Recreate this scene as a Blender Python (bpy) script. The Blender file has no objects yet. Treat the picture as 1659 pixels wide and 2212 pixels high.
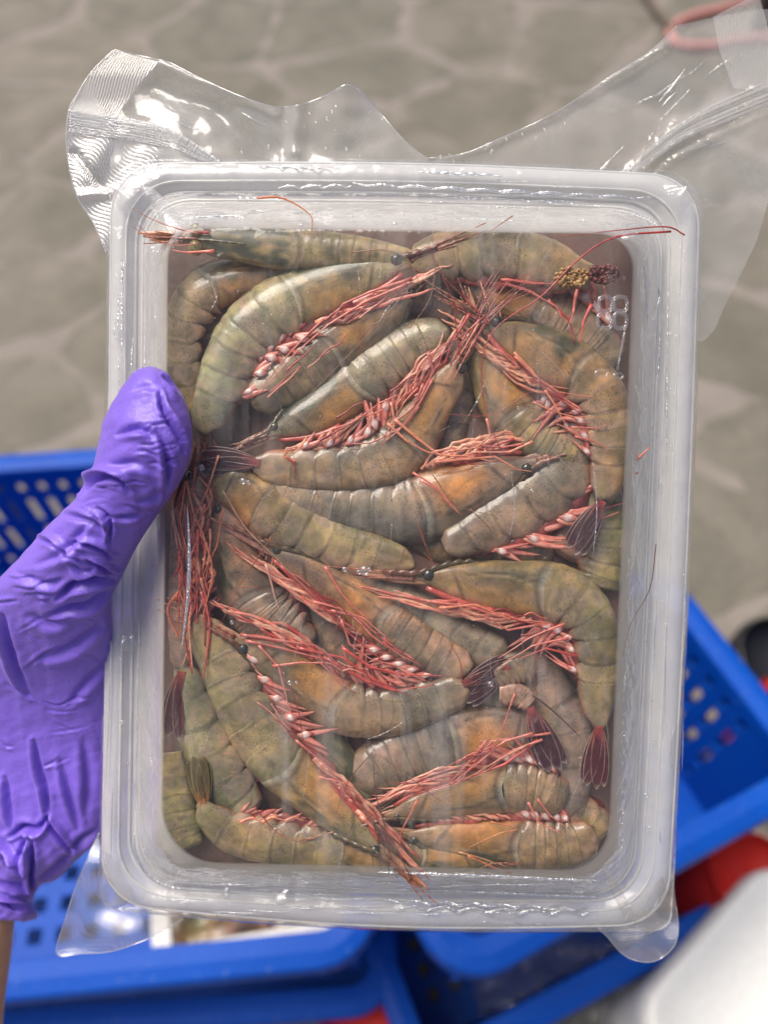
import bpy, math, random
import numpy as np
from mathutils import Vector, noise as mnoise
from mathutils.geometry import delaunay_2d_cdt

random.seed(7); RNG = np.random.RandomState(11)
R = math.radians
S = bpy.context.scene
COL = S.collection

# ------------------------------------------------------------------ camera, world, sun, exposure
PITCH = R(35); CAM = np.array([0.0, 0.0, 0.91]); FOC = 26.0
K = 36.0 / FOC / 2212.0
cd = bpy.data.cameras.new('camera'); cam = bpy.data.objects.new('camera', cd); COL.objects.link(cam)
cam.location = CAM; cam.rotation_euler = (PITCH, 0, 0)
cd.lens = FOC; cd.sensor_width = 36; cd.sensor_fit = 'AUTO'
cd.clip_start = 0.01; cd.clip_end = 200
cd.dof.use_dof = True; cd.dof.focus_distance = 0.188; cd.dof.aperture_fstop = 7.2
S.camera = cam
S.render.resolution_x = 769; S.render.resolution_y = 1024

SUN_EL, SUN_AZ = R(66), R(-62)           # azimuth from +Y towards +X
W = bpy.data.worlds.new("World"); S.world = W; W.use_nodes = True
wn = W.node_tree.nodes; bg = wn['Background']
sky = wn.new('ShaderNodeTexSky'); sky.sky_type = 'NISHITA'; sky.sun_disc = False
sky.sun_elevation = SUN_EL; sky.sun_rotation = SUN_AZ
sky.dust_density = 7.0; sky.air_density = 0.8; sky.ozone_density = 0.6
W.node_tree.links.new(sky.outputs[0], bg.inputs[0]); bg.inputs[1].default_value = 0.115
ld = bpy.data.lights.new('sun', 'SUN'); lo = bpy.data.objects.new('sun', ld); COL.objects.link(lo)
ld.energy = 2.3; ld.angle = R(36); ld.color = (1.0, 0.94, 0.84)
sd = Vector((math.sin(SUN_AZ) * math.cos(SUN_EL), math.cos(SUN_AZ) * math.cos(SUN_EL), math.sin(SUN_EL)))
lo.rotation_euler = sd.to_track_quat('Z', 'Y').to_euler()
S.view_settings.view_transform = 'Standard'; S.view_settings.look = 'None'
S.view_settings.exposure = 0.30; S.view_settings.gamma = 1.0
S.render.engine = 'CYCLES'
S.cycles.use_denoising = True
S.cycles.transparent_max_bounces = 24; S.cycles.max_bounces = 10; S.cycles.caustics_reflective = False

# ------------------------------------------------------------------ picture rays -> points of the place
ca, sa = math.cos(PITCH), math.sin(PITCH)
def rays(x, y):
    x = np.asarray(x, float); y = np.asarray(y, float)
    cx = (x - 829.5) * K; cy = -(y - 1106.0) * K
    return np.stack([cx, cy * ca + sa, cy * sa - ca], -1)
AX = np.array([0, sa, -ca])                       # viewing axis
TILT = R(3.5)
NRM = -np.array([0, math.sin(PITCH + TILT), -math.cos(PITCH + TILT)])   # normal of the held tray
D0 = 0.186; TP = CAM + AX * D0
def P(x, y, h):
    """point of the tray's frame: seen at (x, y), h millimetres above the tray's clear panel"""
    d = rays(x, y); h = np.asarray(h, float) * 1e-3
    num = (TP - CAM) @ NRM + h
    t = num / (d @ NRM)
    return CAM + d * t[..., None]
def G(x, y, z):
    d = rays(x, y); t = (z - CAM[2]) / d[..., 2]
    return CAM + d * t[..., None]
MM = D0 * K * 1000.0                              # millimetres per pixel on the tray

# ------------------------------------------------------------------ helpers
def mesh(name, V, F, mat, parent=None, col=None, smooth=True):
    me = bpy.data.meshes.new(name)
    V = np.asarray(V, float).reshape(-1, 3)
    me.from_pydata(V.tolist(), [], F if isinstance(F, list) else F.tolist())
    if col is not None:
        a = me.color_attributes.new('Col', 'FLOAT_COLOR', 'POINT')
        c = np.ones((len(V), 4)); c[:, :3] = np.clip(col, 0, 1)
        a.data.foreach_set('color', c.ravel())
    if smooth: me.polygons.foreach_set('use_smooth', [True] * len(me.polygons))
    me.materials.append(mat)
    o = bpy.data.objects.new(name, me); COL.objects.link(o)
    if parent is not None:
        o.parent = parent; o.matrix_parent_inverse = parent.matrix_world.inverted()
    return o
def thing(name, label, cat, loc=(0, 0, 0), group=None):
    o = bpy.data.objects.new(name, None); COL.objects.link(o); o.location = loc
    o.matrix_world.translation = Vector(loc)
    o.empty_display_size = 0.01
    o['label'] = label; o['category'] = cat
    if group: o['group'] = group
    return o
def tag(o, label, cat, group=None, kind=None):
    if label: o['label'] = label
    if cat: o['category'] = cat
    if group: o['group'] = group
    if kind: o['kind'] = kind
    return o
def gridF(n, m, closed=False):
    """faces of n rows of m points; closed joins the last column to the first"""
    i = np.arange(n - 1)[:, None] * m; j = np.arange(m if closed else m - 1)[None, :]; k = (j + 1) % m
    return np.stack([i + j, i + k, i + m + k, i + m + j], -1).reshape(-1, 4)
def join(parts):
    V = []; F = []; C = []; n = 0
    for p in parts:
        v = np.asarray(p[0]).reshape(-1, 3)
        V.append(v); F += [[a + n for a in f] for f in (p[1] if isinstance(p[1], list) else p[1].tolist())]
        if len(p) > 2: C.append(p[2])
        n += len(v)
    return np.concatenate(V), F, (np.concatenate(C) if C else None)
def cat(pts, n):
    """Catmull-Rom through rows of pts, n samples evenly spread along the first two columns"""
    p = np.asarray(pts, float)
    if len(p) == 2:
        t = np.linspace(0, 1, n)[:, None]; return p[0] * (1 - t) + p[1] * t
    q = np.vstack([2 * p[0] - p[1], p, 2 * p[-1] - p[-2]]); out = []
    for i in range(1, len(q) - 2):
        t = np.linspace(0, 1, 24, endpoint=False)[:, None]
        a, b, c, d = q[i - 1], q[i], q[i + 1], q[i + 2]
        out.append(.5 * (2 * b + (c - a) * t + (2 * a - 5 * b + 4 * c - d) * t ** 2 + (3 * b - a - 3 * c + d) * t ** 3))
    out.append(q[-2][None]); o = np.vstack(out)
    L = np.r_[0, np.cumsum(np.linalg.norm(np.diff(o[:, :2], axis=0), axis=1) + 1e-9)]
    s = np.linspace(0, L[-1], n)
    return np.stack([np.interp(s, L, o[:, k]) for k in range(o.shape[1])], -1)
def tube(C, rad, n=8, flat=1.0, up=None, caps=True):
    """tube round the world points C; radius per point; flattened along up"""
    C = np.asarray(C, float); rad = np.broadcast_to(np.asarray(rad, float), (len(C),))
    up = NRM if up is None else np.asarray(up, float)
    T = np.gradient(C, axis=0); T /= np.linalg.norm(T, axis=1)[:, None] + 1e-12
    A = np.cross(T, up); A /= np.linalg.norm(A, axis=1)[:, None] + 1e-12
    B = np.cross(A, T)
    th = np.linspace(0, 2 * math.pi, n, endpoint=False)
    V = C[:, None] + rad[:, None, None] * (A[:, None] * np.cos(th)[None, :, None] + B[:, None] * (flat * np.sin(th))[None, :, None])
    V = V.reshape(-1, 3); F = gridF(len(C), n, True).tolist()
    if caps:
        F.append(list(range(n))[::-1]); F.append([(len(C) - 1) * n + k for k in range(n)])
    return V, F
def sines(p, freq, seed, n=6):
    r = np.random.RandomState(seed); o = np.zeros(p.shape[:-1])
    for k in range(n):
        d = r.normal(size=p.shape[-1]); d /= np.linalg.norm(d)
        o = o + np.sin((p @ d) * freq * r.uniform(.6, 1.7) + r.uniform(0, 6.28))
    return o / math.sqrt(n)
def fbm(p, freq, seed, octv=3):
    return sum(sines(p, freq * 2.1 ** i, seed + 17 * i) * .55 ** i for i in range(octv))
def sstep(a, b, x):
    t = np.clip((x - a) / (b - a), 0, 1); return t * t * (3 - 2 * t)

# ------------------------------------------------------------------ materials
class NB:
    def __init__(s, name):
        s.m = bpy.data.materials.new(name); s.m.use_nodes = True; s.t = s.m.node_tree; s.n = s.t.nodes; s.n.clear()
        s.out = s.n.new('ShaderNodeOutputMaterial')
    def new(s, typ, **kw):
        nd = s.n.new(typ)
        for k, v in kw.items():
            if k.startswith('i_'): nd.inputs[k[2:].replace('_', ' ')].default_value = v
            else: setattr(nd, k, v)
        return nd
    def l(s, a, b): s.t.links.new(a, b)
    def coord(s):
        return s.new('ShaderNodeTexCoord').outputs['Object']
    def noise(s, scale, detail=4, rough=.55, dist=0.0, vec=None):
        nd = s.new('ShaderNodeTexNoise'); nd.inputs['Scale'].default_value = scale; nd.inputs['Detail'].default_value = detail
        nd.inputs['Roughness'].default_value = rough; nd.inputs['Distortion'].default_value = dist
        s.l(vec if vec is not None else s.coord(), nd.inputs['Vector']); return nd
    def ramp(s, fac, stops):
        nd = s.new('ShaderNodeValToRGB'); e = nd.color_ramp.elements
        while len(e) < len(stops): e.new(.5)
        for el, (p, c) in zip(e, stops):
            el.position = p; el.color = (*c, 1) if not isinstance(c, (int, float)) else (c, c, c, 1)
        s.l(fac, nd.inputs[0]); return nd.outputs[0]
    def mul(s, a, b, fac=1.0, mode='MULTIPLY'):
        nd = s.new('ShaderNodeMixRGB', blend_type=mode); nd.inputs[0].default_value = fac if isinstance(fac, (int, float)) else 1
        if not isinstance(fac, (int, float)): s.l(fac, nd.inputs[0])
        for x, i in ((a, 1), (b, 2)):
            if isinstance(x, tuple): nd.inputs[i].default_value = (*x, 1)
            else: s.l(x, nd.inputs[i])
        return nd.outputs[0]
    def math(s, op, a, b=0.0):
        nd = s.new('ShaderNodeMath', operation=op)
        for x, i in ((a, 0), (b, 1)):
            if isinstance(x, (int, float)): nd.inputs[i].default_value = x
            else: s.l(x, nd.inputs[i])
        return nd.outputs[0]
    def bump(s, h, dist, strength=1.0, normal=None):
        nd = s.new('ShaderNodeBump'); nd.inputs['Distance'].default_value = dist; nd.inputs['Strength'].default_value = strength
        s.l(h, nd.inputs['Height'])
        if normal is not None: s.l(normal, nd.inputs['Normal'])
        return nd.outputs[0]
    def bsdf(s, base=None, rough=.5, normal=None, **kw):
        nd = s.new('ShaderNodeBsdfPrincipled'); nd.inputs['Roughness'].default_value = rough
        if isinstance(base, tuple): nd.inputs['Base Color'].default_value = (*base, 1)
        elif base is not None: s.l(base, nd.inputs['Base Color'])
        if normal is not None: s.l(normal, nd.inputs['Normal'])
        for k, v in kw.items(): nd.inputs[k.replace('_', ' ')].default_value = v
        return nd.outputs[0]
    def done(s, sh):
        s.l(sh, s.out.inputs[0]); return s.m

def m_shell():
    b = NB('shrimp_shell'); c = b.new('ShaderNodeAttribute', attribute_name='Col').outputs['Color']
    co = b.coord()
    n1 = b.noise(230, 5, .6, .4, co); c = b.mul(c, b.ramp(n1.outputs[0], [(.26, (.52, .52, .52)), (.5, (1, 1, 1)), (.74, (1.6, 1.5, 1.34))]))
    n2 = b.noise(60, 3, .5, .2, co); c = b.mul(c, b.ramp(n2.outputs[0], [(.34, (.72, .80, .80)), (.66, (1.28, 1.14, 1.02))]))
    v = b.new('ShaderNodeTexVoronoi'); v.inputs['Scale'].default_value = 1500; b.l(co, v.inputs['Vector'])
    dots = b.ramp(v.outputs['Distance'], [(.20, 1.0), (.34, .0)])
    msk = b.ramp(b.noise(130, 2, .5, 0, co).outputs[0], [(.42, .0), (.58, 1.0)])
    c = b.mul(c, (.30, .30, .30), b.math('MULTIPLY', b.math('MULTIPLY', dots, msk), .75))
    h = b.noise(900, 3, .6, 0, co).outputs[0]
    c = b.mul(c, (.78, .74, .72)); nr = b.bump(h, .00018, .5)
    return b.done(b.bsdf(c, .36, nr, Subsurface_Weight=.5, Subsurface_Radius=(.005, .0025, .0014), Subsurface_Scale=.5,
                         Coat_Weight=.55, Coat_Roughness=.10, Specular_IOR_Level=.4))
def m_flesh(name='shrimp_leg_skin', rough=.3, sss=.3):
    b = NB(name); c = b.new('ShaderNodeAttribute', attribute_name='Col').outputs['Color']
    n1 = b.noise(500, 4, .6, .3); c = b.mul(c, b.ramp(n1.outputs[0], [(.25, (.60, .42, .40)), (.75, (1.35, 1.25, 1.2))]))
    nr = b.bump(n1.outputs[0], .0002, .4)
    return b.done(b.bsdf(c, rough, nr, Subsurface_Weight=sss, Subsurface_Radius=(.004, .0015, .001), Subsurface_Scale=.5,
                         Coat_Weight=.4, Coat_Roughness=.1))
def m_fin():
    b = NB('tail_fin'); c = b.new('ShaderNodeAttribute', attribute_name='Col').outputs['Color']
    n1 = b.noise(700, 3, .6, .2); c = b.mul(c, b.ramp(n1.outputs[0], [(.25, (.65, .6, .6)), (.75, (1.3, 1.3, 1.3))]))
    sh = b.bsdf(c, .28, b.bump(n1.outputs[0], .0002, .4), Coat_Weight=.4, Coat_Roughness=.1)
    tr = b.new('ShaderNodeBsdfTransparent').outputs[0]; mx = b.new('ShaderNodeMixShader'); mx.inputs[0].default_value = .74
    b.l(tr, mx.inputs[1]); b.l(sh, mx.inputs[2]); return b.done(mx.outputs[0])
def m_plain(name, c, rough=.4, bump=0, scale=60, var=.15, **kw):
    b = NB(name); n = b.noise(scale, 5, .6)
    cc = b.mul(c, b.ramp(n.outputs[0], [(.3, 1 - var), (.7, 1 + var)]))
    nr = b.bump(n.outputs[0], bump, .6) if bump else None
    return b.done(b.bsdf(cc, rough, nr, **kw))
def m_film(name, haze=.05, f0=.05, rough=.04, bump=.0, bscale=200, tint=(1, 1, 1), grad=.85, emboss=0, ang=0.0, vert=False, streak=False):
    """thin clear plastic: passes most light, mirrors some, a little milky"""
    b = NB(name); co = b.coord()
    nr = None
    if bump: nr = b.bump(b.noise(bscale, 3, .55, .3, co).outputs[0], bump, 1.0)
    if emboss:
        mp = b.new('ShaderNodeMapping'); mp.inputs['Rotation'].default_value = (PITCH, 0, ang) ; b.l(co, mp.inputs['Vector'])
        w1 = b.new('ShaderNodeTexWave', bands_direction='X'); w1.inputs['Scale'].default_value = 800
        w2 = b.new('ShaderNodeTexWave', bands_direction='Y'); w2.inputs['Scale'].default_value = 800
        for w in (w1, w2): w.inputs['Distortion'].default_value = .6; b.l(mp.outputs[0], w.inputs['Vector'])
        hh = b.math('MULTIPLY', w1.outputs['Fac'], w2.outputs['Fac']) if emboss == 2 else w1.outputs['Fac']
        nr = b.bump(hh, .00012, 1.0, nr)
    lw = b.new('ShaderNodeLayerWeight'); lw.inputs['Blend'].default_value = .5
    if nr is not None: b.l(nr, lw.inputs['Normal'])
    fac = b.math('ADD', b.math('MULTIPLY', b.math('POWER', lw.outputs['Facing'], 4.0), grad), f0)
    df = b.new('ShaderNodeBsdfDiffuse'); df.inputs[0].default_value = (.94, .94, .92, 1)
    tl = b.new('ShaderNodeBsdfTranslucent'); tl.inputs[0].default_value = (.94, .94, .92, 1)
    md = b.new('ShaderNodeMixShader'); md.inputs[0].default_value = .5; b.l(df.outputs[0], md.inputs[1]); b.l(tl.outputs[0], md.inputs[2])
    tr = b.new('ShaderNodeBsdfTransparent'); tr.inputs[0].default_value = (*tint, 1)
    m1 = b.new('ShaderNodeMixShader')
    hz = b.math('MULTIPLY', b.ramp(b.noise(45, 4, .6, .6, co).outputs[0], [(.3, .35), (.7, 1.0)]), haze * 1.35)
    if streak:
        mp = b.new('ShaderNodeMapping'); mp.inputs['Scale'].default_value = (1, .07, .07); b.l(co, mp.inputs['Vector'])
        st = b.ramp(b.noise(170, 4, .62, .15, mp.outputs[0]).outputs[0], [(.50, 0), (.72, 1)]); fl = b.ramp(b.noise(420, 2, .5, .3, co).outputs[0], [(.66, 0), (.72, 1)])
        pt = b.ramp(b.noise(22, 3, .5, .3, co).outputs[0], [(.42, 0), (.62, 1)])
        hz = b.math('ADD', hz, b.math('MULTIPLY', b.math('ADD', b.math('MULTIPLY', st, .24), b.math('MULTIPLY', fl, .10)), pt))  # milky draw lines and moisture flecks; streak patches also paint in soft glare
    if vert: hz = b.math('MULTIPLY', b.ramp(b.noise(45, 4, .6, .6, co).outputs[0], [(.3, haze * .88), (.7, haze * 1.05)]), b.new('ShaderNodeAttribute', attribute_name='Col').outputs['Fac'])
    b.l(hz, m1.inputs[0]); b.l(tr.outputs[0], m1.inputs[1]); b.l(md.outputs[0], m1.inputs[2])
    gl = b.new('ShaderNodeBsdfGlossy'); gl.inputs['Roughness'].default_value = rough; gl.inputs[0].default_value = (.97, .98, 1, 1)
    if nr is not None: b.l(nr, gl.inputs['Normal']); b.l(nr, df.inputs['Normal'])
    m2 = b.new('ShaderNodeMixShader'); b.l(fac, m2.inputs[0]); b.l(m1.outputs[0], m2.inputs[1]); b.l(gl.outputs[0], m2.inputs[2])
    return b.done(m2.outputs[0])

M_SHELL = m_shell(); M_LEG = m_flesh(); M_FIN = m_fin()
M_EYE = m_plain('shrimp_eye', (.03, .035, .028), .12, Coat_Weight=.6)
M_EYE2 = m_plain('olive_eye', (.26, .22, .07), .15, 0, 900, .6, Coat_Weight=.6)
M_ROE = m_plain('roe', (.42, .25, .10), .35, .0004, 900, .3, Subsurface_Weight=.3, Subsurface_Radius=(.004, .002, .001))
M_BAG = m_film('bag_film', .010, .022, .045, .0011, 110, streak=True)
M_FLAP = m_film('bag_flap_film', .34, .06, .07, .0010, 55)
M_FLAP2 = m_film('bag_flap_film_wet', .27, .05, .07, .0010, 55)
M_SEALD = m_film('bag_seal_dull', .22, .05, .30, 0, 1, emboss=1, ang=R(8)); M_SEAL = m_film('bag_seal', .30, .16, .16, 0, 1, emboss=1, ang=R(60))  # duller, less hazy seal film for the upper right strip
M_EMB = m_film('bag_embossed_film', .16, .34, .16, 0, 1, emboss=2, ang=R(15))
M_PLEAT = m_film('film_pleat', .12, .14, .05, .0010, 300); M_CREASE = m_film('film_crease_glint', .20, .45, .10, .0004, 900); M_EDGE = m_film('film_edge_glint', .35, .25, .12)
M_PANEL = m_film('tray_panel', .008, .010, .06, .0003, 60)
M_TRAY = m_film('tray_plastic', .88, .06, .22, .0008, 70, tint=(.95, .96, 1.0), grad=.35, vert=True)
M_BUB = m_film('air_bubble', .10, .10, .03, grad=1.1)
M_MARK = m_film('embossed_plastic', .06, .10, .06, grad=1.2)

# ------------------------------------------------------------------ ground, paving
def clip(poly, a, n):
    out = []
    for i in range(len(poly)):
        p, q = poly[i], poly[(i + 1) % len(poly)]
        dp, dq = (p - a) @ n, (q - a) @ n
        if dp <= 0: out.append(p)
        if dp * dq < 0: out.append(p + (q - p) * (dp / (dp - dq)))
    return out
def m_stone():
    b = NB('paving_stone'); co = b.coord(); inf = b.new('ShaderNodeObjectInfo').outputs['Random']
    c = b.ramp(b.noise(7, 6, .62, .9, co).outputs[0], [(.30, (.108, .101, .080)), (.5, (.145, .134, .110)), (.70, (.190, .172, .148))])
    c = b.mul(c, b.ramp(b.noise(90, 5, .7, 0, co).outputs[0], [(.3, .8), (.7, 1.2)]))
    c = b.mul(c, b.ramp(inf, [(0, (.90, .92, .88)), (1, (1.1, 1.08, 1.05))]))
    return b.done(b.bsdf(c, .75, b.bump(b.noise(60, 6, .6, 0, co).outputs[0], .002, .6)))
def m_joint():
    b = NB('mortar'); co = b.coord()
    c = b.ramp(b.noise(14, 6, .6, .3, co).outputs[0], [(.25, (.180, .160, .140)), (.75, (.245, .216, .192))])
    return b.done(b.bsdf(c, .85, b.bump(b.noise(150, 5, .6, 0, co).outputs[0], .002, .6)))
M_STONE = m_stone(); M_JOINT = m_joint()
ground = mesh('ground', [(-60, -60, -.0012), (60, -60, -.0012), (60, 60, -.0012), (-60, 60, -.0012)], [[0, 1, 2, 3]], M_JOINT, smooth=False)
tag(ground, 'greyish beige ground with pinkish mortar between stones', None, kind='structure')
pv = thing('pavement', 'crazy paving of grey beige stones with pale pinkish joints', 'pavement'); pv['kind'] = 'structure'
del pv['category']
seedpx = [(735, 60), (740, 300), (1010, 70), (1010, 250), (1230, 90), (1270, 320), (440, 50), (430, 260), (300, 20), (150, 110), (40, 260),
          (230, 330), (90, 480), (350, 520), (60, 650), (250, 760), (480, 640), (1480, 160), (1640, 130), (1500, 380), (1640, 520), (1590, 760),
          (1650, 980), (1560, 1130), (60, 850), (740, 520), (1020, 520), (1240, 600), (1000, 760), (600, 800), (1300, 850), (30, 30), (1640, 10), (1250, -60), (900, -80), (600, -70), (300, -90)]
seeds = [G(x, y, 0.0)[:2] for x, y in seedpx]
for gx in np.arange(-3, 3.01, .36):
    for gy in np.arange(-.8, 4.2, .36):
        p = np.array([gx, gy]) + RNG.uniform(-.12, .12, 2)
        if min(np.linalg.norm(p - s) for s in seeds) > .25: seeds.append(p)
seeds = np.array(seeds)
for i, s0 in enumerate(seeds):
    if abs(s0[0]) > 2.3 or s0[1] > 3.6 or s0[1] < -.5: continue
    jw = lambda j: .004 + .014 * abs(math.sin(12.9 * (min(i, j) + 1.3) + 7.7 * max(i, j)))
    poly = [s0 + np.array(v) for v in ((-.4, -.4), (.4, -.4), (.4, .4), (-.4, .4))]
    for j in np.argsort(np.linalg.norm(seeds - s0, axis=1))[1:14]:
        d = seeds[j] - s0; L = np.linalg.norm(d)
        poly = clip(poly, s0 + d / 2 - d / L * jw(j), d / L)
        if len(poly) < 3: break
    if len(poly) < 3: continue
    pts = []
    for a, b_ in zip(poly, poly[1:] + poly[:1]):
        L = np.linalg.norm(b_ - a); k = max(2, int(L / .03))
        pts += [a + (b_ - a) * t for t in np.linspace(0, 1, k, endpoint=False)]
    pts = np.array(pts)
    for _ in range(1): pts = (np.roll(pts, 1, 0) + pts * 2 + np.roll(pts, -1, 0)) / 4
    dirs = pts - pts.mean(0); wob = fbm(pts, 22, 5, 4)[:, None] * .014
    pts = pts + dirs / (np.linalg.norm(dirs, axis=1)[:, None] + 1e-9) * wob
    n = len(pts); c = pts.mean(0)
    lo_ = np.c_[pts, np.full(n, -.02)]; up_ = np.c_[pts, np.full(n, -.0006)]; ins = np.c_[c + (pts - c) * .94, np.zeros(n)]
    V = np.vstack([lo_, up_, ins, [[*c, .0005]]])
    F = gridF(3, n, True).tolist() + [[2 * n + k, 2 * n + (k + 1) % n, 3 * n] for k in range(n)]
    o = mesh('stone', V, F, M_STONE, pv, smooth=False)

# ------------------------------------------------------------------ blue crates
def m_crate(name, c):
    b = NB(name); co = b.coord()
    cc = b.mul(c, b.ramp(b.noise(14, 5, .6, .3, co).outputs[0], [(.3, (.82, .86, .9)), (.7, (1.15, 1.1, 1.06))]))
    scr = b.ramp(b.noise(160, 4, .7, 2.0, co).outputs[0], [(.62, .0), (.72, 1.0)])
    cc = b.mul(cc, (.25, .35, .5), b.math('MULTIPLY', scr, .45), 'MIX')
    return b.done(b.bsdf(cc, .48, b.bump(b.noise(220, 4, .6, 0, co).outputs[0], .0004, .5), Specular_IOR_Level=.18))
M_BLUE = m_crate('blue_plastic', (.0005, .068, .42)); M_RED = m_crate('red_plastic', (.55, .022, .015))
M_WHITE = m_plain('white_foam', (.84, .84, .80), .7, .0006, 200, .06)
M_BLACK = m_plain('black_plastic', (.012, .012, .016), .3, .0004, 60)
M_PINK = m_plain('pink_hose', (.62, .27, .24), .35, .0003, 60)
def box(x0, y0, z0, x1, y1, z1):
    V = [(x, y, z) for z in (z0, z1) for x, y in ((x0, y0), (x1, y0), (x1, y1), (x0, y1))]
    return V, [[3, 2, 1, 0], [4, 5, 6, 7], [0, 1, 5, 4], [1, 2, 6, 5], [2, 3, 7, 6], [3, 0, 4, 7]]
def holed(us, vs, hole, fn):
    V = [fn(u, v) for v in vs for u in us]; n = len(us); F = []
    for j in range(len(vs) - 1):
        for i in range(n - 1):
            if not hole(i, j): F.append([j * n + i, j * n + i + 1, (j + 1) * n + i + 1, (j + 1) * n + i])
    return V, F
def steps(L, pitch, gap, marg):
    k = max(1, int((L - 2 * marg) / pitch)); m = (L - k * pitch) / 2; out = [0]
    for i in range(k):
        c = m + (i + .5) * pitch; out += [c - gap / 2, c + gap / 2]
    return out + [L]
def crate(corner, ang, Lx, Ly, H, z, label, group='blue plastic crates stacked on the ground', mat=None):
    mat = mat or M_BLUE
    t = thing('plastic_crate', label, 'crate', (corner[0], corner[1], z), group)
    t.rotation_euler = (0, 0, ang)
    def add(name, VF, solid=.0025, smooth=False):
        me = bpy.data.meshes.new(name); me.from_pydata([tuple(v) for v in VF[0]], [], [list(f) for f in VF[1]]); me.materials.append(mat)
        o = bpy.data.objects.new(name, me); COL.objects.link(o); o.parent = t
        if solid:
            sm = o.modifiers.new('thick', 'SOLIDIFY'); sm.thickness = solid; sm.offset = 0
            bv = o.modifiers.new('edge', 'BEVEL'); bv.width = .0006; bv.segments = 1; bv.limit_method = 'ANGLE'
        return o
    us = steps(Lx, .024, .0115, .02); vs = steps(Ly, .024, .0115, .02)
    add('base', holed(us, vs, lambda i, j: i % 2 == 1 and j % 2 == 1, lambda u, v: (u, v, .004)), .004)
    zs = [.006, .022, .034, .050, .085, .098, .133, .146, .158, H]
    holes = {1, 3, 5, 7}
    for nm, L, fn in (('w', Lx, lambda u, v: (u, 0, v)), ('w', Lx, lambda u, v: (u, Ly, v)), ('w', Ly, lambda u, v: (0, u, v)), ('w', Ly, lambda u, v: (Lx, u, v))):
        us = steps(L, .020, .0070, .03)
        add('wall', holed(us, zs, lambda i, j: i % 2 == 1 and j in holes, fn), .003)
    r = .017; rr = []
    # rim with rounded corners: a lip running round the top, turned down at its outer edge
    prof = [(-.002, H - .012), (-.002, H), (r * .5, H + .0015), (r, H), (r + .002, H - .004), (r + .002, H - .022)]
    cs = [(0, 0, math.pi), (Lx, 0, 1.5 * math.pi), (Lx, Ly, 0), (0, Ly, .5 * math.pi)]
    V = []
    for off, zz in prof:
        for cx, cy, a0 in cs:
            ix = .022 if cx == 0 else Lx - .022; iy = .022 if cy == 0 else Ly - .022
            for a in np.linspace(a0, a0 + math.pi / 2, 7):
                V.append((ix + math.cos(a) * (.022 + off), iy + math.sin(a) * (.022 + off), zz))
    add('rim', (V, gridF(len(prof), 28, True).tolist()), .002)
    for k in range(int(Lx / .075)):
        x = .045 + k * .075
        add('rib', box(x, -.014, .02, x + .003, -.002, H - .022), 0); add('rib', box(x, Ly + .002, .02, x + .003, Ly + .014, H - .022), 0)
    for k in range(int(Ly / .075)):
        y = .045 + k * .075
        add('rib', box(Lx + .002, y, .02, Lx + .014, y + .003, H - .022), 0); add('rib', box(-.014, y, .02, -.002, y + .003, H - .022), 0)
    for zz in (.042, .092, .14):
        add('rail', box(0, -.010, zz, Lx, -.002, zz + .003), 0); add('rail', box(Lx + .002, 0, zz, Lx + .010, Ly, zz + .003), 0)
    return t
a1 = R(5); u1 = np.array([math.cos(a1), math.sin(a1)])
c1 = np.array([-.020, .052]) - u1 * .60
crate(c1, a1, .60, .41, .18, .18, 'blue slotted crate behind the gloved hand, upper one of its stack, holding a packed tray')
crate(c1 + np.array([.012, -.008]), a1 - R(1.5), .60, .41, .18, 0.0, 'blue crate on the ground directly under the crate behind the gloved hand')
a2 = R(25); u2 = np.array([math.cos(a2), math.sin(a2)])
c2 = np.array([.304, .158]) - u2 * .28
crate(c2, a2, .28, .17, .18, .18, 'bright blue slotted crate to the right of the tray, top one of its stack')
crate(c2 + np.array([-.015, -.058]), a2 - R(2), .33, .22, .18, 0.0, 'blue crate on the ground under the crate at the right of the tray')

# red tub, foam box, bag, hose, dark things on the ground
def rbox(cx, cy, z0, z1, lx, ly, ang, r, mat, name, parent=None, taper=1.0, seg=6, n_lip=None):
    prof = [(1 * taper, z0), (1, z1 - r * .3), (1 - r * .3 / max(lx, ly), z1), (.93, z1)]
    if n_lip: prof += [(.90, z1 - n_lip), (.2, z1 - n_lip)]
    V = []; m = 0
    for f, z in prof:
        for sx, sy, a0 in ((-1, -1, math.pi), (1, -1, 1.5 * math.pi), (1, 1, 0), (-1, 1, .5 * math.pi)):
            for a in np.linspace(a0, a0 + math.pi / 2, seg):
                x = (sx * (lx / 2 - r) + r * math.cos(a)) * f; y = (sy * (ly / 2 - r) + r * math.sin(a)) * f
                V.append((cx + x * math.cos(ang) - y * math.sin(ang), cy + x * math.sin(ang) + y * math.cos(ang), z))
    m = 4 * seg; F = gridF(len(prof), m, True).tolist(); F.append([(len(prof) - 1) * m + k for k in range(m)])
    return mesh(name, V, F, mat, parent)
g = G(1772, 2262, .22)
t = thing('foam_box', 'white foam box with rounded lid on the ground at the lower right', 'box', (g[0], g[1], 0))
rbox(g[0] - .003, g[1] - .01, 0.0, .19, .21, .17, R(-52), .03, M_WHITE, 'body', t, .9)
rbox(g[0], g[1] - .01, .192, .225, .225, .185, R(-52), .03, M_WHITE, 'lid', t, 1.0, n_lip=.006)
g = G(1622, 1900, .20)
t = thing('red_tub', 'red plastic tub beside the blue crates at the right edge', 'tub', (g[0], g[1], 0))
rbox(g[0], g[1], 0, .21, .075, .075, R(15), .03, M_RED, 'bowl', t, .8, n_lip=.012)
g = G(785, 2190, .16)
t = thing('red_tub', 'orange red plastic tub peeking between the two crate stacks at the bottom', 'tub', (g[0], g[1], 0))
rbox(g[0] + .0, g[1] - .02, 0, .15, .07, .07, R(15), .02, M_RED, 'bowl', t, .8, n_lip=.012)
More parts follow.
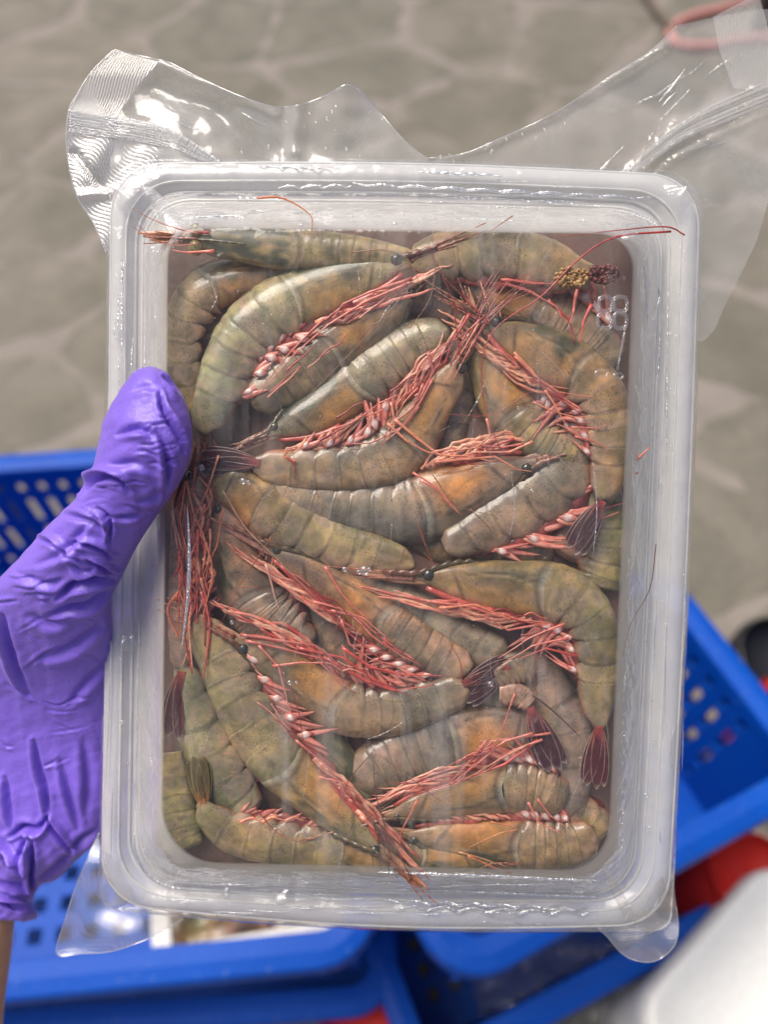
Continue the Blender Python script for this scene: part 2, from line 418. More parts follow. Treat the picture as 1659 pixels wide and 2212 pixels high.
g = G(1668, 1455, .08)
t = thing('black_bucket', 'black bucket just beyond the rim of the right crate', 'bucket', (g[0], g[1], 0))
rbox(g[0] + .015, g[1] + .01, 0, .10, .12, .12, 0, .055, M_BLACK, 'bucket_wall', t, .85, n_lip=.03)
g = G(1640, 1525, .15)
rb = rbox(g[0] + .035, g[1], 0, .16, .07, .07, R(10), .03, M_RED, 'red_bottle', None, .9)
tag(rb, 'red plastic bottle standing between the black bucket and the right crate', 'bottle')
# crumpled clear bag on the ground
ou = np.array([(1080, 2040), (1240, 1985), (1380, 2040), (1395, 2215), (1330, 2290), (1130, 2290), (1060, 2180)])
gx, gy = np.meshgrid(np.linspace(-1, 1, 46), np.linspace(-1, 1, 46)); rr = np.sqrt(gx ** 2 + gy ** 2)
cen = G(1290, 2250, .05); q = np.stack([gx, gy], -1)
V = np.stack([cen[0] + gx * .10 * (1 + .12 * np.sin(3 * np.arctan2(gy, gx))), cen[1] + gy * .09,
              .012 + .10 * (1 - np.clip(rr, 0, 1) ** 2) * (.6 + .35 * sines(q, 4, 3)) + .018 * np.abs(fbm(q, 9, 9))], -1)
o = mesh('plastic_bag', V.reshape(-1, 3), gridF(46, 46), m_film('loose_bag', .25, .08, .12, .004, 30))
tag(o, 'crumpled clear plastic bag lying on the ground left of the white foam box', 'plastic bag')
# pink hose
hp = [G(x, y, .012) for x, y in ((1740, 2), (1700, -40), (1600, 8), (1500, 34), (1462, 52), (1449, 74), (1470, 96), (1530, 100), (1590, 88), (1659, 80), (1760, 78))]
hh = cat(np.array(hp), 90); V, F = tube(hh, .011, 10, up=(0, 0, 1)); o = mesh('hose', V, F, M_PINK)
tag(o, 'pale pink hose curling over the paving at the top right', 'hose')
V, F = tube(cat(np.array([G(x, y, .02) for x, y in ((1380, -40), (1410, 10), (1450, 58), (1475, 90))]), 20), .009, 8, up=(0, 0, 1))
o = mesh('stick', V, F, m_plain('dark_wood', (.13, .10, .075), .7, .001, 90)); tag(o, 'thin dark stick leading down to the pink hose', 'stick')
g = G(1668, 20, .05); t = thing('dark_bottle', 'dark glossy bottle standing at the top right corner', 'bottle', (g[0], g[1], 0))
rr_ = [.04, .045, .045, .042, .02, .016, .016]; zz_ = [0, .01, .15, .17, .20, .21, .24]
th = np.linspace(0, 6.2832, 20, endpoint=False)
V = [(g[0] + .01 + r * math.cos(a), g[1] + r * math.sin(a), z) for r, z in zip(rr_, zz_) for a in th]
mesh('bottle_body', V, gridF(7, 20, True).tolist() + [[6 * 20 + k for k in range(20)]], M_BLACK, t)
V = [(g[0] + .01 + r * math.cos(a), g[1] + r * math.sin(a), z) for r, z in ((.019, .225), (.019, .25), (.014, .253)) for a in th]
mesh('cap', V, gridF(3, 20, True).tolist() + [[40 + k for k in range(20)]], m_plain('blue_cap', (.05, .06, .4), .4), t)

# second packed tray lying in the left crate
t2 = thing('packed_tray', 'white tray of packed shrimps lying in the crate below the held tray', 'tray', (0, 0, 0))
cpx = np.array([(318, 1860), (760, 1830), (830, 1985), (330, 2075)], float)
W1 = np.array([G(x, y, .235) for x, y in cpx]); W0 = W1 * np.array([1, 1, 0]) + np.array([0, 0, .19]); c = W1.mean(0)
inn = c + (W1 - c) * np.array([.84, .80, 1]); inn2 = inn.copy(); inn2[:, 2] -= .008
V = np.vstack([W0 * .97 + c * np.array([.03, .03, 0]) + np.array([0, 0, .19 * .03]), W1, inn, inn2])
mesh('tray_shell', V, gridF(4, 4, True).tolist() + [[12, 13, 14, 15], [3, 2, 1, 0]], m_plain('white_tray', (.55, .55, .53), .3, .0005, 80), t2, smooth=False)
gu, gv = np.meshgrid(np.linspace(.02, .98, 60), np.linspace(.02, .98, 44)); gu = gu[..., None]; gv = gv[..., None]
B = (inn[0] * (1 - gu) + inn[1] * gu) * (1 - gv) + (inn[3] * (1 - gu) + inn[2] * gu) * gv
f = fbm(B[..., :2], 90, 4); B[..., 2] += -.001 + .0025 * f
cc = np.stack([.20 + .045 * sines(B[..., :2], 120, 6), .14 + .03 * sines(B[..., :2], 120, 8), .085 + .01 * f], -1).reshape(-1, 3)
o = mesh('shrimp_heap', B.reshape(-1, 3), gridF(44, 60), M_SHELL, t2, cc); o['kind'] = 'stuff'

# ------------------------------------------------------------------ the held tray
Q_OUT = np.array([(236, 346), (1520, 374), (1447, 2008), (214, 1962)], float)
Q_PAN = np.array([(364, 494), (1370, 506), (1312, 1880), (350, 1860)], float)
def loop(f, r, h, bulge=True, ns=64, nc=14, Q0=Q_OUT, Q1=Q_PAN):
    Q = Q0 * (1 - f) + Q1 * f if f <= 1.05 else Q1.mean(0) + (Q1 - Q1.mean(0)) * max(.002, 1 - (f - 1) / 4.3); pts = []; b0 = (1 - min(max(f, 0), 1)) if bulge else 0
    r = r if hasattr(r, '__len__') else [r] * 4
    for k in range(4):
        A, B_, C_ = Q[k - 1], Q[k], Q[(k + 1) % 4]
        e1 = (A - B_) / np.linalg.norm(A - B_); e2 = (C_ - B_) / np.linalg.norm(C_ - B_)
        rk = min(r[k], .45 * np.linalg.norm(C_ - B_), .45 * np.linalg.norm(A - B_)); s, e = B_ + e1 * rk, B_ + e2 * rk
        for t_ in np.linspace(0, 1, nc):
            w = .78; B0, B1, B2 = (1 - t_) ** 2, 2 * t_ * (1 - t_) * w, t_ ** 2
            pts.append((s * B0 + B_ * B1 + e * B2) / (B0 + B1 + B2))
        e3 = C_ + (B_ - C_) / np.linalg.norm(C_ - B_) * min(r[(k + 1) % 4], .45 * np.linalg.norm(C_ - B_))
        amt = (-11, -3, 22, -4)[k] * b0 * .8
        nrm = np.array([-(e2[1]), e2[0]]) * -1
        for t_ in np.linspace(0, 1, ns + 2)[1:-1]:
            p = e + (e3 - e) * t_
            off = {0: (0, -11), 1: (6, 0), 2: (0, 20), 3: (3, 0)}[k]
            pts.append(p + np.array(off) * b0 * math.sin(math.pi * t_))
    pts = np.array(pts); hh_ = h(pts, f) if callable(h) else np.full(len(pts), float(h))
    return pts, hh_
def loft(loops, name, mat, parent, capin=False, col=None):
    V = np.vstack([P(p[:, 0], p[:, 1], h) for p, h in loops]); n = len(loops[0][0])
    F = gridF(len(loops), n, True).tolist()
    if capin: F.append([(len(loops) - 1) * n + k for k in range(n)])
    return mesh(name, V, F, mat, parent, None if col is None else np.repeat(np.array(col, float), n)[:, None] * np.ones(3))
tray = thing('food_tray', 'translucent white rectangular plastic tray full of raw shrimps, held up in the gloved hand', 'tray', tuple(P(830, 1180, -13)))
idx = np.arange(4 * 78)
rr0 = 118; RP = [70, 80, 105, 125]
rim = [loop(.03, rr0, -26), loop(.015, rr0, -24.5), loop(.02, rr0, -21), loop(.06, rr0, -18.6), loop(.13, rr0, -17.6), loop(.22, rr0, -17.4),
       loop(.33, rr0, -18.0), loop(.40, rr0, -19.3), loop(.47, 112, -19.8), loop(.53, 110, -19.6), loop(.57, 108, -18.6)]
loft(rim, 'rim', M_TRAY, tray, col=[1] * len(rim))
rib = lambda a: (lambda p, f: a + .35 * np.sin(np.arange(len(p)) * math.pi * .5))
wall = [loop(.57, 108, -18.6), loop(.60, 106, -17.5), loop(.68, 100, -13), loop(.76, 96, -9.0), loop(.84, 90, rib(-5.2)), loop(.91, 84, rib(-2.4)), loop(.96, RP, -.8), loop(1.0, RP, -.05)]
loft(wall, 'wall', M_TRAY, tray, col=[1, 1, 1, 1, .95, .85, .65, .15])
pan = [loop(1.0, RP, -.05, False), loop(1.05, RP, 0, False), loop(1.4, 50, 0, False), loop(3, 30, 0, False), loop(5, 0.1, 0, False)]
loft(pan, 'clear_panel', M_PANEL, tray, True)
for f_, r_, h_, rd_ in ((.035, .32, -19.6, rr0), (.29, .30, -17.5, rr0), (.46, .42, -19.4, 112), (.575, .45, -18.1, 107), (.62, .25, -16.2, 104)):
    p_, hh_ = loop(f_, rd_, h_); V, F = tube(P(p_[:, 0], p_[:, 1], hh_), r_ * 1e-3, 8, caps=False)
    n_ = len(p_); F += [[(n_ - 1) * 8 + k, (n_ - 1) * 8 + (k + 1) % 8, (k + 1) % 8, k] for k in range(8)]
    mesh('moulded_bead', V, F, M_TRAY, tray, np.ones((len(V), 3)))
# embossed clover mark and the moulding point under it
def clover(x0, y0, x1, y1, open_side=None):
    cx, cy, w, h_ = (x0 + x1) / 2, (y0 + y1) / 2, (x1 - x0) / 2, (y1 - y0) / 2
    a = np.linspace(0, 2 * math.pi, 40); c, s = np.cos(a), np.sin(a)
    return np.stack([cx + w * np.sign(c) * np.abs(c) ** .62, cy + h_ * np.sign(s) * np.abs(s) ** .62], -1)
for x0, y0, x1, y1 in ((1294, 641, 1322, 672), (1326, 641, 1355, 672), (1291, 678, 1321, 709), (1327, 676, 1354, 709)):
    q = clover(x0, y0, x1, y1); pts = P(q[:, 0], q[:, 1], .25)
    V, F = tube(pts, .00052, 10, flat=.7); mesh('embossed_loop', V, F, M_MARK, tray)
V, F = tube(P(*np.array([(1353, 700), (1347, 735), (1340, 765), (1334, 800)]).T, .2), .00030, 8); mesh('embossed_tail', V, F, M_MARK, tray)
a = np.linspace(0, 2 * math.pi, 24)
for cx, cy, rx, ry in ((1336, 812, 10, 6), (1300, 806, 14, 7)):
    V, F = tube(P(cx + rx * np.cos(a), cy + ry * np.sin(a), .25), .0003, 8); mesh('embossed_ring', V, F, M_MARK, tray)

# the reddish liquid the shrimps lie in
lp = loop(.95, 80, -11.5, False); V = P(lp[0][:, 0], lp[0][:, 1], lp[1]); V = np.vstack([V, V.mean(0)[None]]); n = len(V) - 1
lpb = loop(.84, 90, -22, False); Vb = P(lpb[0][:, 0], lpb[0][:, 1], lpb[1])
b_ = NB('brine'); cc = b_.ramp(b_.noise(70, 5, .6, .5).outputs[0], [(.3, (.16, .11, .085)), (.55, (.23, .14, .11)), (.75, (.30, .14, .12))])
o = mesh('brine', np.vstack([V[:n], Vb, V[n:]]), gridF(2, n, True)[:, ::-1].tolist() + [[k, (k + 1) % n, 2 * n] for k in range(n)], b_.done(b_.bsdf(cc, .15, b_.bump(b_.noise(80).outputs[0], .002, .5))))
tag(o, 'dark reddish brown liquid between the shrimps in the tray', None, kind='stuff')

# ------------------------------------------------------------------ shrimps
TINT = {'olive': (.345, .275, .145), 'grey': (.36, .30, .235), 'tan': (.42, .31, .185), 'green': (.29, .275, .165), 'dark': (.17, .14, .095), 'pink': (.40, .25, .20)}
PINK = np.array((.68, .27, .20)); RED = np.array((.48, .085, .07)); SALM = np.array((.78, .40, .27)); CREAM = np.array((.62, .52, .38))
class Sp:
    def __init__(s, pts, dors, h0, h1):
        pts = [(a_, b_, c_ * 1.07) for a_, b_, c_ in pts]; s.q = cat(pts, 240); s.L = np.r_[0, np.cumsum(np.linalg.norm(np.diff(s.q[:, :2], axis=0), axis=1))]; s.len = s.L[-1]
        T = np.gradient(s.q[:, :2], axis=0)
        for _ in range(6): T[1:-1] = (T[:-2] + T[1:-1] * 2 + T[2:]) / 4
        s.T = T / np.linalg.norm(T, axis=1)[:, None]
        s.up = dors == 'up'; s.h0 = h0; s.h1 = h1; s.k = .70
        s.sg = 1.0
        if not s.up:
            d = np.array(dors, float); n = np.array([-s.T[60][1], s.T[60][0]]); s.sg = 1.0 if n @ d > 0 else -1.0
    def at(s, a):
        a = np.asarray(a, float); c = np.clip(a, 0, s.len)
        x = np.interp(c, s.L, s.q[:, 0]); y = np.interp(c, s.L, s.q[:, 1]); w = np.interp(c, s.L, s.q[:, 2])
        tx = np.interp(c, s.L, s.T[:, 0]); ty = np.interp(c, s.L, s.T[:, 1]); m = np.hypot(tx, ty); tx /= m; ty /= m
        return x + tx * (a - c), y + ty * (a - c), w, tx, ty
    def top(s, a): return s.h0 + (s.h1 - s.h0) * np.clip(np.asarray(a, float) / s.len, 0, 1)
    def d(s, w): return w * MM * s.k
    def loc(s, a, v, h):
        x, y, w, tx, ty = s.at(a); nx, ny = -ty * s.sg, tx * s.sg
        return P(x + nx * v, y + ny * v, h)
    def ring(s, a, psi, sc=1.0, ext=None, lift=0.0, hmax=-.7):
        """a, psi broadcast arrays; returns world points"""
        x, y, w, tx, ty = s.at(a); nx, ny = -ty * s.sg, tx * s.sg; d = s.d(w)
        e = 1.0 if ext is None else ext
        c, sn = np.cos(psi), np.sin(psi)
        if s.up: v, h = w * sn * sc, d * c * sc
        else: v, h = w * c * sc * e, d * sn * sc
        hc = s.top(a) - d
        hh = hc + h; hm = min(hmax, 99)
        over = hh - (hm - .8); over = hh - (hm - 2.4); hh = np.where(over > 0, (hm - 2.4) + 2.4 * (1 - np.exp(-over / 2.4)), hh)
        return P(x + nx * v, y + ny * v, hh + lift)

def shrimp(label, pts, dors, h0=-1.0, h1=None, tint='olive', cf=.42, head=True, tail=None, legs=True, plo=True, seed=1, orange=1.0, green=1.0,
           eye=True, rost=True, legcol=None, extra=(), ant=(), ploscale=1.0, white=True, vent=1.0):
    sp = Sp(pts, dors, h0, h1 if h1 is not None else h0); L = sp.len
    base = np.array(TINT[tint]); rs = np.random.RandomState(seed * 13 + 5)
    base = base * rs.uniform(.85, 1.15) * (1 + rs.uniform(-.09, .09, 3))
    c0 = sp.loc(L / 2, 0, sp.top(L / 2) - 6)
    t = thing('shrimp', label, 'shrimp', tuple(c0), 'raw shrimps packed in the tray')
    Lc = L * cf if head else 0.0
    lat = lambda psi: np.abs((psi + math.pi) % (2 * math.pi) - math.pi) / math.pi     # 0 dorsal .. 1 ventral
    if head:
        n, m = 60, 56
        u = np.linspace(0, 1, n)[:, None]; psi = np.linspace(-math.pi, math.pi, m, endpoint=False)[None, :]
        la = lat(psi)
        a = u * (Lc + .02 * L) + (-.10 * Lc * np.sin(la * math.pi) ** 2 + .06 * Lc * la) * sstep(.7, 1, u)
        sc = sstep(-.12, .30, u) * .72 + .28
        sc = sc * (1 + .03 * np.sin(u * 9 + seed)) * (1 - .04 * sstep(.94, 1, u)) * np.where(u > .985, .97, 1)
        ps = psi + 0 * u
        p3 = sp.ring(a + 0 * ps, ps, sc, ext=1 - .10 * np.exp(-((la - 1) / .25) ** 2) * (1 - u))
        X = np.stack([u + 0 * ps, la + 0 * u, (psi / math.pi + 0 * u)], -1)
        n1 = fbm(X * np.array([1, 1, .8]), 5, seed, 3); n2 = fbm(X, 13, seed + 3, 2)
        C = base[None, None] * (1 + .20 * n1[..., None]); C = C + (np.array((.50, .36, .30)) - C) * (np.clip(.25 * n2 + .12, 0, .4))[..., None]
        og = np.exp(-((u - .64) / .26) ** 2 - ((la - .58) / .28) ** 2) * orange * (.8 + .35 * n1)
        C = C + (np.array((.66, .32, .065)) - C) * np.clip(og, 0, .68)[..., None]
        gr = (np.exp(-((u - .48) / .12) ** 2 - ((la - .12) / .30) ** 2) + np.exp(-((u - .80 + .2 * la) / .11) ** 2 - ((la - .28) / .24) ** 2) * .9 + .5 * np.exp(-((u - .2) / .15) ** 2 - ((la - .1) / .2) ** 2)) * green * np.clip(1.0 + .9 * n2, 0, 1.8)
        C = C + (np.array((.050, .075, .042)) - C) * np.clip(gr, 0, .88)[..., None]
        pk = sstep(.64, .92, la + .06 * n2) * .85 * vent
        C = C + (np.array((.42, .16, .11)) - C) * np.clip(pk, 0, 1)[..., None]
        ln = np.exp(-((u - .30 - .25 * (la - .45)) / .018) ** 2) * np.exp(-((la - .55) / .25) ** 2) + .8 * np.exp(-((la - .36 - .04 * np.sin(u * 8)) / .012) ** 2) * sstep(.3, .45, u)
        C = C * (1 - .68 * ln[..., None]); lp2 = np.exp(-((la - .40 - .05 * np.sin(u * 8)) / .016) ** 2) * sstep(.3, .5, u); C = C + (np.array((.52, .42, .28)) - C) * (.4 * lp2)[..., None]
        ed = sstep(.955, .985, u) + 0 * la
        C = C * (1 - .5 * np.exp(-((u - .935) / .02) ** 2) * np.ones_like(ed))[..., None] + 0; C = C + (np.array((.58, .50, .36)) - C) * (ed * .8)[..., None]
        wp = np.exp(-((u - 1) / .06) ** 2 - ((la - .35) / .2) ** 2)
        C = C + (np.array((.40, .40, .36)) - C) * (.6 * wp)[..., None]
        V = p3.reshape(-1, 3); F = gridF(n, m, True).tolist(); F.append(list(range(m))[::-1])
        cp = mesh('carapace', V, F, M_SHELL, t, C.reshape(-1, 3))
        if rost:
            # toothed rostrum along the back line, reaching forward of the head
            k = 40; uu = np.linspace(-.24, .52, k) * Lc
            hgt = np.interp(uu / Lc, [-.24, -.05, .1, .35, .52], [.8, 4.5, 6, 4.5, .5]) * (L / 520)
            w = sp.at(uu)[2]; scc = (sstep(-.12, .30, uu / Lc) * .72 + .28)
            if sp.up:
                hb = np.minimum(sp.top(uu) - sp.d(w) + sp.d(w) * scc, -.75); line = [(0 * uu, hb)]
                top = sp.loc(uu, 0 * uu, hb + .35); C_ = top
                V, F = tube(C_, (hgt * MM * .00028 + .00015), 8, flat=.8)
                cc_ = np.repeat(np.where((np.arange(k) % 4 < 1)[:, None], np.array((.22, .2, .1)), np.array((.035, .035, .022))), 8, 0)
            else:
                vb = w * scc; vb = np.where(uu < 0, vb[np.argmin(np.abs(uu))] * (1 + uu / Lc * 1.2), vb)
                hc = np.minimum(sp.top(uu) - sp.d(w) + .8, -.9)
                tooth = np.abs(((uu / Lc * 13) % 1) - .5) * 2 * 5 * (L / 520) * (uu / Lc < .42)
                Vs = []
                for dv, dh in ((-3 + 0 * uu, .45), (hgt + tooth, .12), (hgt + tooth, -.12), (-3 + 0 * uu, -.45)):
                    Vs.append(sp.loc(uu, vb + dv, hc + dh))
                V = np.stack(Vs, 1).reshape(-1, 3); F = gridF(k, 4, True).tolist()
                cc_ = np.tile(np.array([(.13, .11, .05), (.05, .045, .025), (.05, .045, .025), (.13, .11, .05)]), (k, 1))
                cc_ = cc_ + (np.array((.30, .10, .08)) - cc_) * np.repeat(sstep(.2, -.2, uu / Lc), 4)[:, None] * .5
            mesh('rostrum', V, F, M_LEG, cp, cc_)
        if eye:
            for sgn in ((-1, 1) if sp.up else (1,)):
                w = sp.at(.12 * Lc)[2]
                if sp.up: ctr = sp.loc(.10 * Lc, sgn * w * .62, sp.top(.1 * Lc) - 1.6)
                else: ctr = sp.loc(.10 * Lc, w * .34, min(sp.top(.1 * Lc) - 1.6, -1.8))
                r = (2.0e-3 if sp.up else 1.5e-3) * (L / 520) ** .5
                th_ = np.linspace(0, math.pi, 10); ph = np.linspace(0, 2 * math.pi, 14, endpoint=False)
                V = np.array([[math.sin(a_) * math.cos(b), math.sin(a_) * math.sin(b), math.cos(a_)] for a_ in th_ for b in ph]) * r + ctr
                mesh('eye', V, gridF(10, 14, True), M_EYE2 if sp.up else M_EYE, cp)
            # antennal scales and short feelers in front of the head
            for j in range(3):
                v0 = (-.55 + .38 * j) * sp.at(10)[2]; ll = Lc * (.40 - .05 * j)
                aa = np.linspace(.12 * Lc, -ll, 12); vv = np.linspace(v0, v0 * .8 - 2 + 3 * j, 12) + rs.uniform(-3, 3) * np.linspace(0, 1, 12)
                hh_ = np.minimum(sp.top(aa) - 1.5 - .3 * j, -1.0)
                V, F = tube(sp.loc(aa, vv, hh_), np.sin(np.linspace(.5, 3.0, 12)) * .9e-3 * (L / 520), 8, flat=.35)
                cc_ = np.repeat((base * .95)[None] + (PINK - base)[None] * (.15 + .5 * np.linspace(0, 1, 12) * rs.uniform(.3, 1))[:, None], 8, 0)
                mesh('antennal_scale', V, F, M_LEG, cp, cc_)
            for j in range(4):
                ll = Lc * (rs.uniform(.3, .7) if not sp.up else rs.uniform(.25, .4)); aa = np.linspace(0, -ll, 18); v0 = rs.uniform(-.5, .5) * sp.at(5)[2]
                vv = v0 + np.linspace(0, 1, 18) ** 1.3 * rs.uniform(-18, 18)
                V, F = tube(sp.loc(aa, vv, np.minimum(sp.top(aa) - .8, -.9)), np.linspace(.34e-3, .12e-3, 18), 6)
                cc_ = np.repeat(np.where((np.arange(18) % 2 == 0)[:, None], np.array((.20, .05, .035)), np.array((.42, .22, .14))), 6, 0)
                mesh('antennule', V, F, M_LEG, cp, cc_)
    # abdomen: overlapping rings with side flaps
    La = L - Lc; fr = np.array([.155, .15, .15, .15, .145, .25]) if head else np.array([.19, .18, .175, .17, .15, .135]); fr = fr * rs.uniform(.86, 1.16, 6); fr = fr / fr.sum()
    bnd = Lc + La * np.r_[0, np.cumsum(fr)]
    for k in range(6):
        a0, a1_ = bnd[k], bnd[k + 1]; sl = a1_ - a0; n, m = 18, 44
        tt = np.linspace(-.10 if k else -.38, 1.12 if k < 5 else 1.0, n)[:, None]; psi = np.linspace(-math.pi, math.pi, m, endpoint=False)[None, :]; la = lat(psi)
        t01 = np.clip((tt + .1) / 1.2, 0, 1)
        lobe = np.sin(np.clip(tt, 0, 1) * math.pi) ** .6
        ext = 1 + (.34 if k < 5 else .02) * sstep(.60, .92, la) * (lobe - .45)
        a = a0 + tt * sl + sl * .16 * np.sin(la * math.pi) * t01 - sl * .05 * la + sl * .045 * t01 ** 3 * sines(np.stack([la * 9 + 0 * tt, np.sin(psi) * 4 + 0 * tt], -1), 1.0, seed * 7 + k)
        sc = .955 - .05 * sstep(0, -.3, tt) + .035 * sstep(0, .35, t01) + .015 * t01 - .04 * sstep(.955, 1, t01)
        if k == 5: sc = sc * (1 - .35 * sstep(.7, 1.05, tt))
        sc = sc * (1 + .010 * sines(np.stack([tt + 0 * la, la + 0 * tt], -1) * 6 + seed + k, 2, seed + k))
        p3 = sp.ring(a, psi + 0 * tt, sc, ext)
        X = np.stack([tt * .4 + k * .7 + 0 * la, la + 0 * tt, psi / math.pi + 0 * tt], -1)
        n1 = fbm(X, 5, seed + 40, 3); n2 = fbm(X, 14, seed + 50, 2)
        C = base[None, None] * (1 + .22 * n1[..., None] + .08 * rs.normal()); C = C + (np.array((.44, .33, .29)) - C) * np.clip(.34 * n2 + .40 * sstep(.3, .75, la), 0, .65)[..., None]
        C = C + (np.array((.35, .30, .16)) * .9 - C) * (.35 * sstep(.35, .6, la) * (1 - sstep(.6, .8, la)) + 0 * tt)[..., None]
        C = C + (np.array((.30, .27, .22)) - C) * (.30 * sstep(.55, .8, la) + 0 * tt)[..., None]
        dk = np.exp(-((t01 - .90) / .045) ** 2) * .34 + np.exp(-((t01 - .12) / .05) ** 2) * .18
        C = C * (1 - (dk + 0 * la)[..., None])
        C = C + (np.array((.50, .44, .32)) - C) * (.75 * sstep(.965, .985, t01) + 0 * la)[..., None]
        gp = np.exp(-((tt - .45) / .25) ** 2 - (la / .16) ** 2) * .45 * green * np.clip(.7 + .5 * n2, 0, 1)
        C = C + (np.array((.08, .09, .065)) - C) * np.clip(gp, 0, .7)[..., None]
        pe = sstep(.74, .96, la) * .80 * vent
        C = C + (np.array((.46, .17, .12)) - C) * (pe + 0 * tt)[..., None]
        pl_ = np.exp(-((la - (.66 + .10 * np.cos((tt - .5) * 5.5))) / .018) ** 2) * sstep(0, .2, tt) * sstep(1.05, .9, tt) * (k < 5)
        C = C + (np.array((.58, .34, .24)) - C) * (.55 * pl_)[..., None]
        jt = np.exp(-((t01 - .84) / .035) ** 2 - ((la - .52) / .022) ** 2)
        C = C + (np.array((.60, .52, .36)) - C) * (.9 * jt)[..., None]
        F = gridF(n, m, True).tolist()
        if k == 0 and not head: F.append(list(range(m))[::-1])
        if k == 5: F.append([(n - 1) * m + q for q in range(m)])
        mesh('abdomen_segment', p3.reshape(-1, 3), F, M_SHELL, t, C.reshape(-1, 3))
        if plo and k < 5 and not sp.up:
            am = a0 + sl * .5; w = float(sp.at(am)[2]); hz = min(float(sp.top(am)) - 1.2, -1.2)
            # swimmeret: pale oval base and slender red blades swept forward
            for br in range(4):
                ln_ = w * rs.uniform(.95, 1.6) * ploscale; an = rs.uniform(.25, 1.05); cv = rs.uniform(-.5, .4)
                s_ = np.linspace(0, 1, 14); th_ = an + cv * s_
                da = np.r_[0, np.cumsum(np.cos(th_[:-1]))] / 13 * ln_; dv = np.r_[0, np.cumsum(np.sin(th_[:-1]))] / 13 * ln_
                aa = am + sl * (.22 - .13 * br) - da; vv = -(w * .96 + dv)
                rad = (np.sin(s_ ** .55 * math.pi) * .62e-3 * rs.uniform(.6, 1.15) + .10e-3) * (w / 48)
                V, F = tube(sp.loc(aa, vv, hz - .2 - .55 * br + .5 * s_ * rs.uniform(-1, 1)), rad, 8, flat=.4)
                mixc = rs.uniform(.0, 1); cb = RED * (1 - mixc) + PINK * mixc
                cc_ = cb[None] + (RED * .75 - cb)[None] * (.6 * sstep(.45, 1, s_))[:, None]
                cc_ = np.repeat(cc_, 8, 0).reshape(14, 8, 3); cc_[:, 2] += (np.array((.75, .45, .36)) - cc_[:, 2]) * .6
                sw = mesh('swimmeret', V, F, M_LEG, t, cc_.reshape(-1, 3))
                if br == 0 and white:
                    s2 = np.linspace(0, 1, 11); q_ = rs.uniform(.3, .55)
                    V, F = tube(sp.loc(am + sl * .12 - s2 * w * q_, -(w * .92 + s2 * w * .46), hz + .25 - .4 * s2), np.sin(np.linspace(.05, 3.1, 11)) * .68e-3 * (w / 48) + .05e-3, 8, flat=.45)
                    c_b = np.repeat((np.array((.50, .12, .10))[None] + (np.array((.88, .82, .78)) * rs.uniform(.8, 1.0) - np.array((.50, .12, .10)))[None] * (np.exp(-((s2 - .45) / .22) ** 2))[:, None]), 8, 0)
                    mesh('swimmeret_base', V, F, M_LEG, sw, c_b)
    if (plo or legs) and not sp.up and L > 200:
        aa = np.linspace(.30 * Lc if head else .02 * L, bnd[5], 40); w = sp.at(aa)[2]
        rd = np.sin(np.linspace(.25, 2.95, 40)) ** .5 * w * MM * 1e-3 * (.30 + .05 * np.sin(np.arange(40) * 1.3)); hz_ = np.minimum(sp.top(aa) - sp.d(w) * .55 - 1.0, -2.0)
        V, F = tube(sp.loc(aa, -w * (.96 + .06 * np.sin(np.arange(40) * .9 + seed)), hz_), rd, 14, flat=.55)
        nb = fbm(V * 1000., .55, seed + 90, 3)[:, None]
        mesh('belly', V, F, M_LEG, t, np.array((.20, .045, .04)) + np.array((.13, .045, .035)) * np.clip(nb + .3, -.9, 2))
    if legs and head and not sp.up:
        for j in range(12):
            ub = (.34 + .05 * j) * Lc; w = float(sp.at(ub)[2]); back = rs.uniform(.45, .8) * Lc
            vb = -w * .9; e = rs.uniform(.02, .36) * w + 2
            kp = np.array([(ub, vb), (ub - back * .28, vb - e * .9), (ub - back * .55, vb * .92 - e), (ub - back * .8, vb * .8 - e * rs.uniform(.3, 1.3)), (ub - back, vb * .75 - e * rs.uniform(.3, 1.5))])
            kp[1:, 1] += rs.uniform(-.10, .10, 4) * w; q = np.vstack([kp[i] + (kp[i + 1] - kp[i]) * f_ + np.array([0, (0, 1, 1)[m_] * rs.uniform(-.04, .04) * w]) for i in range(4) for m_, f_ in enumerate((0, .33, .66))] + [kp[-1]])
            hz = np.minimum(sp.top(q[:, 0]) - .9 - .35 * (j % 3), -.95)
            r0 = .50e-3 * (L / 520) ** .7 * rs.uniform(.75, 1.2)
            rad = np.interp(np.arange(13) / 12., [0, .3, .33, .6, .66, .9, 1], [1, .85, 1.0, .7, .82, .5, .15]) * r0
            V, F = tube(sp.loc(q[:, 0], q[:, 1], hz), rad, 8, flat=.7)
            lc = np.array(legcol) if legcol is not None else PINK
            cb = lc * rs.uniform(.7, 1.15) + (SALM * 1.1 - lc) * rs.uniform(-.1, 1.0)
            cc_ = cb[None] + (CREAM - cb)[None] * (np.array([0, 0, 0, 1, 0, 0, 1, 0, 0, 1, 0, 0, 0]) * .4)[:, None]
            mesh('walking_leg', V, F, M_LEG, t, np.repeat(cc_, 8, 0))
        # jaw bundle
        aa = np.linspace(.62, .10, 12) * Lc; w = sp.at(aa)[2]
        V, F = tube(sp.loc(aa, -w * .90, np.minimum(sp.top(aa) - 1.6, -1.3)), np.linspace(1.2e-3, .5e-3, 12) * (L / 520), 8, flat=.6)
        mesh('mouth_parts', V, F, M_LEG, t, np.tile(RED * .8 + PINK * .15, (96, 1)))
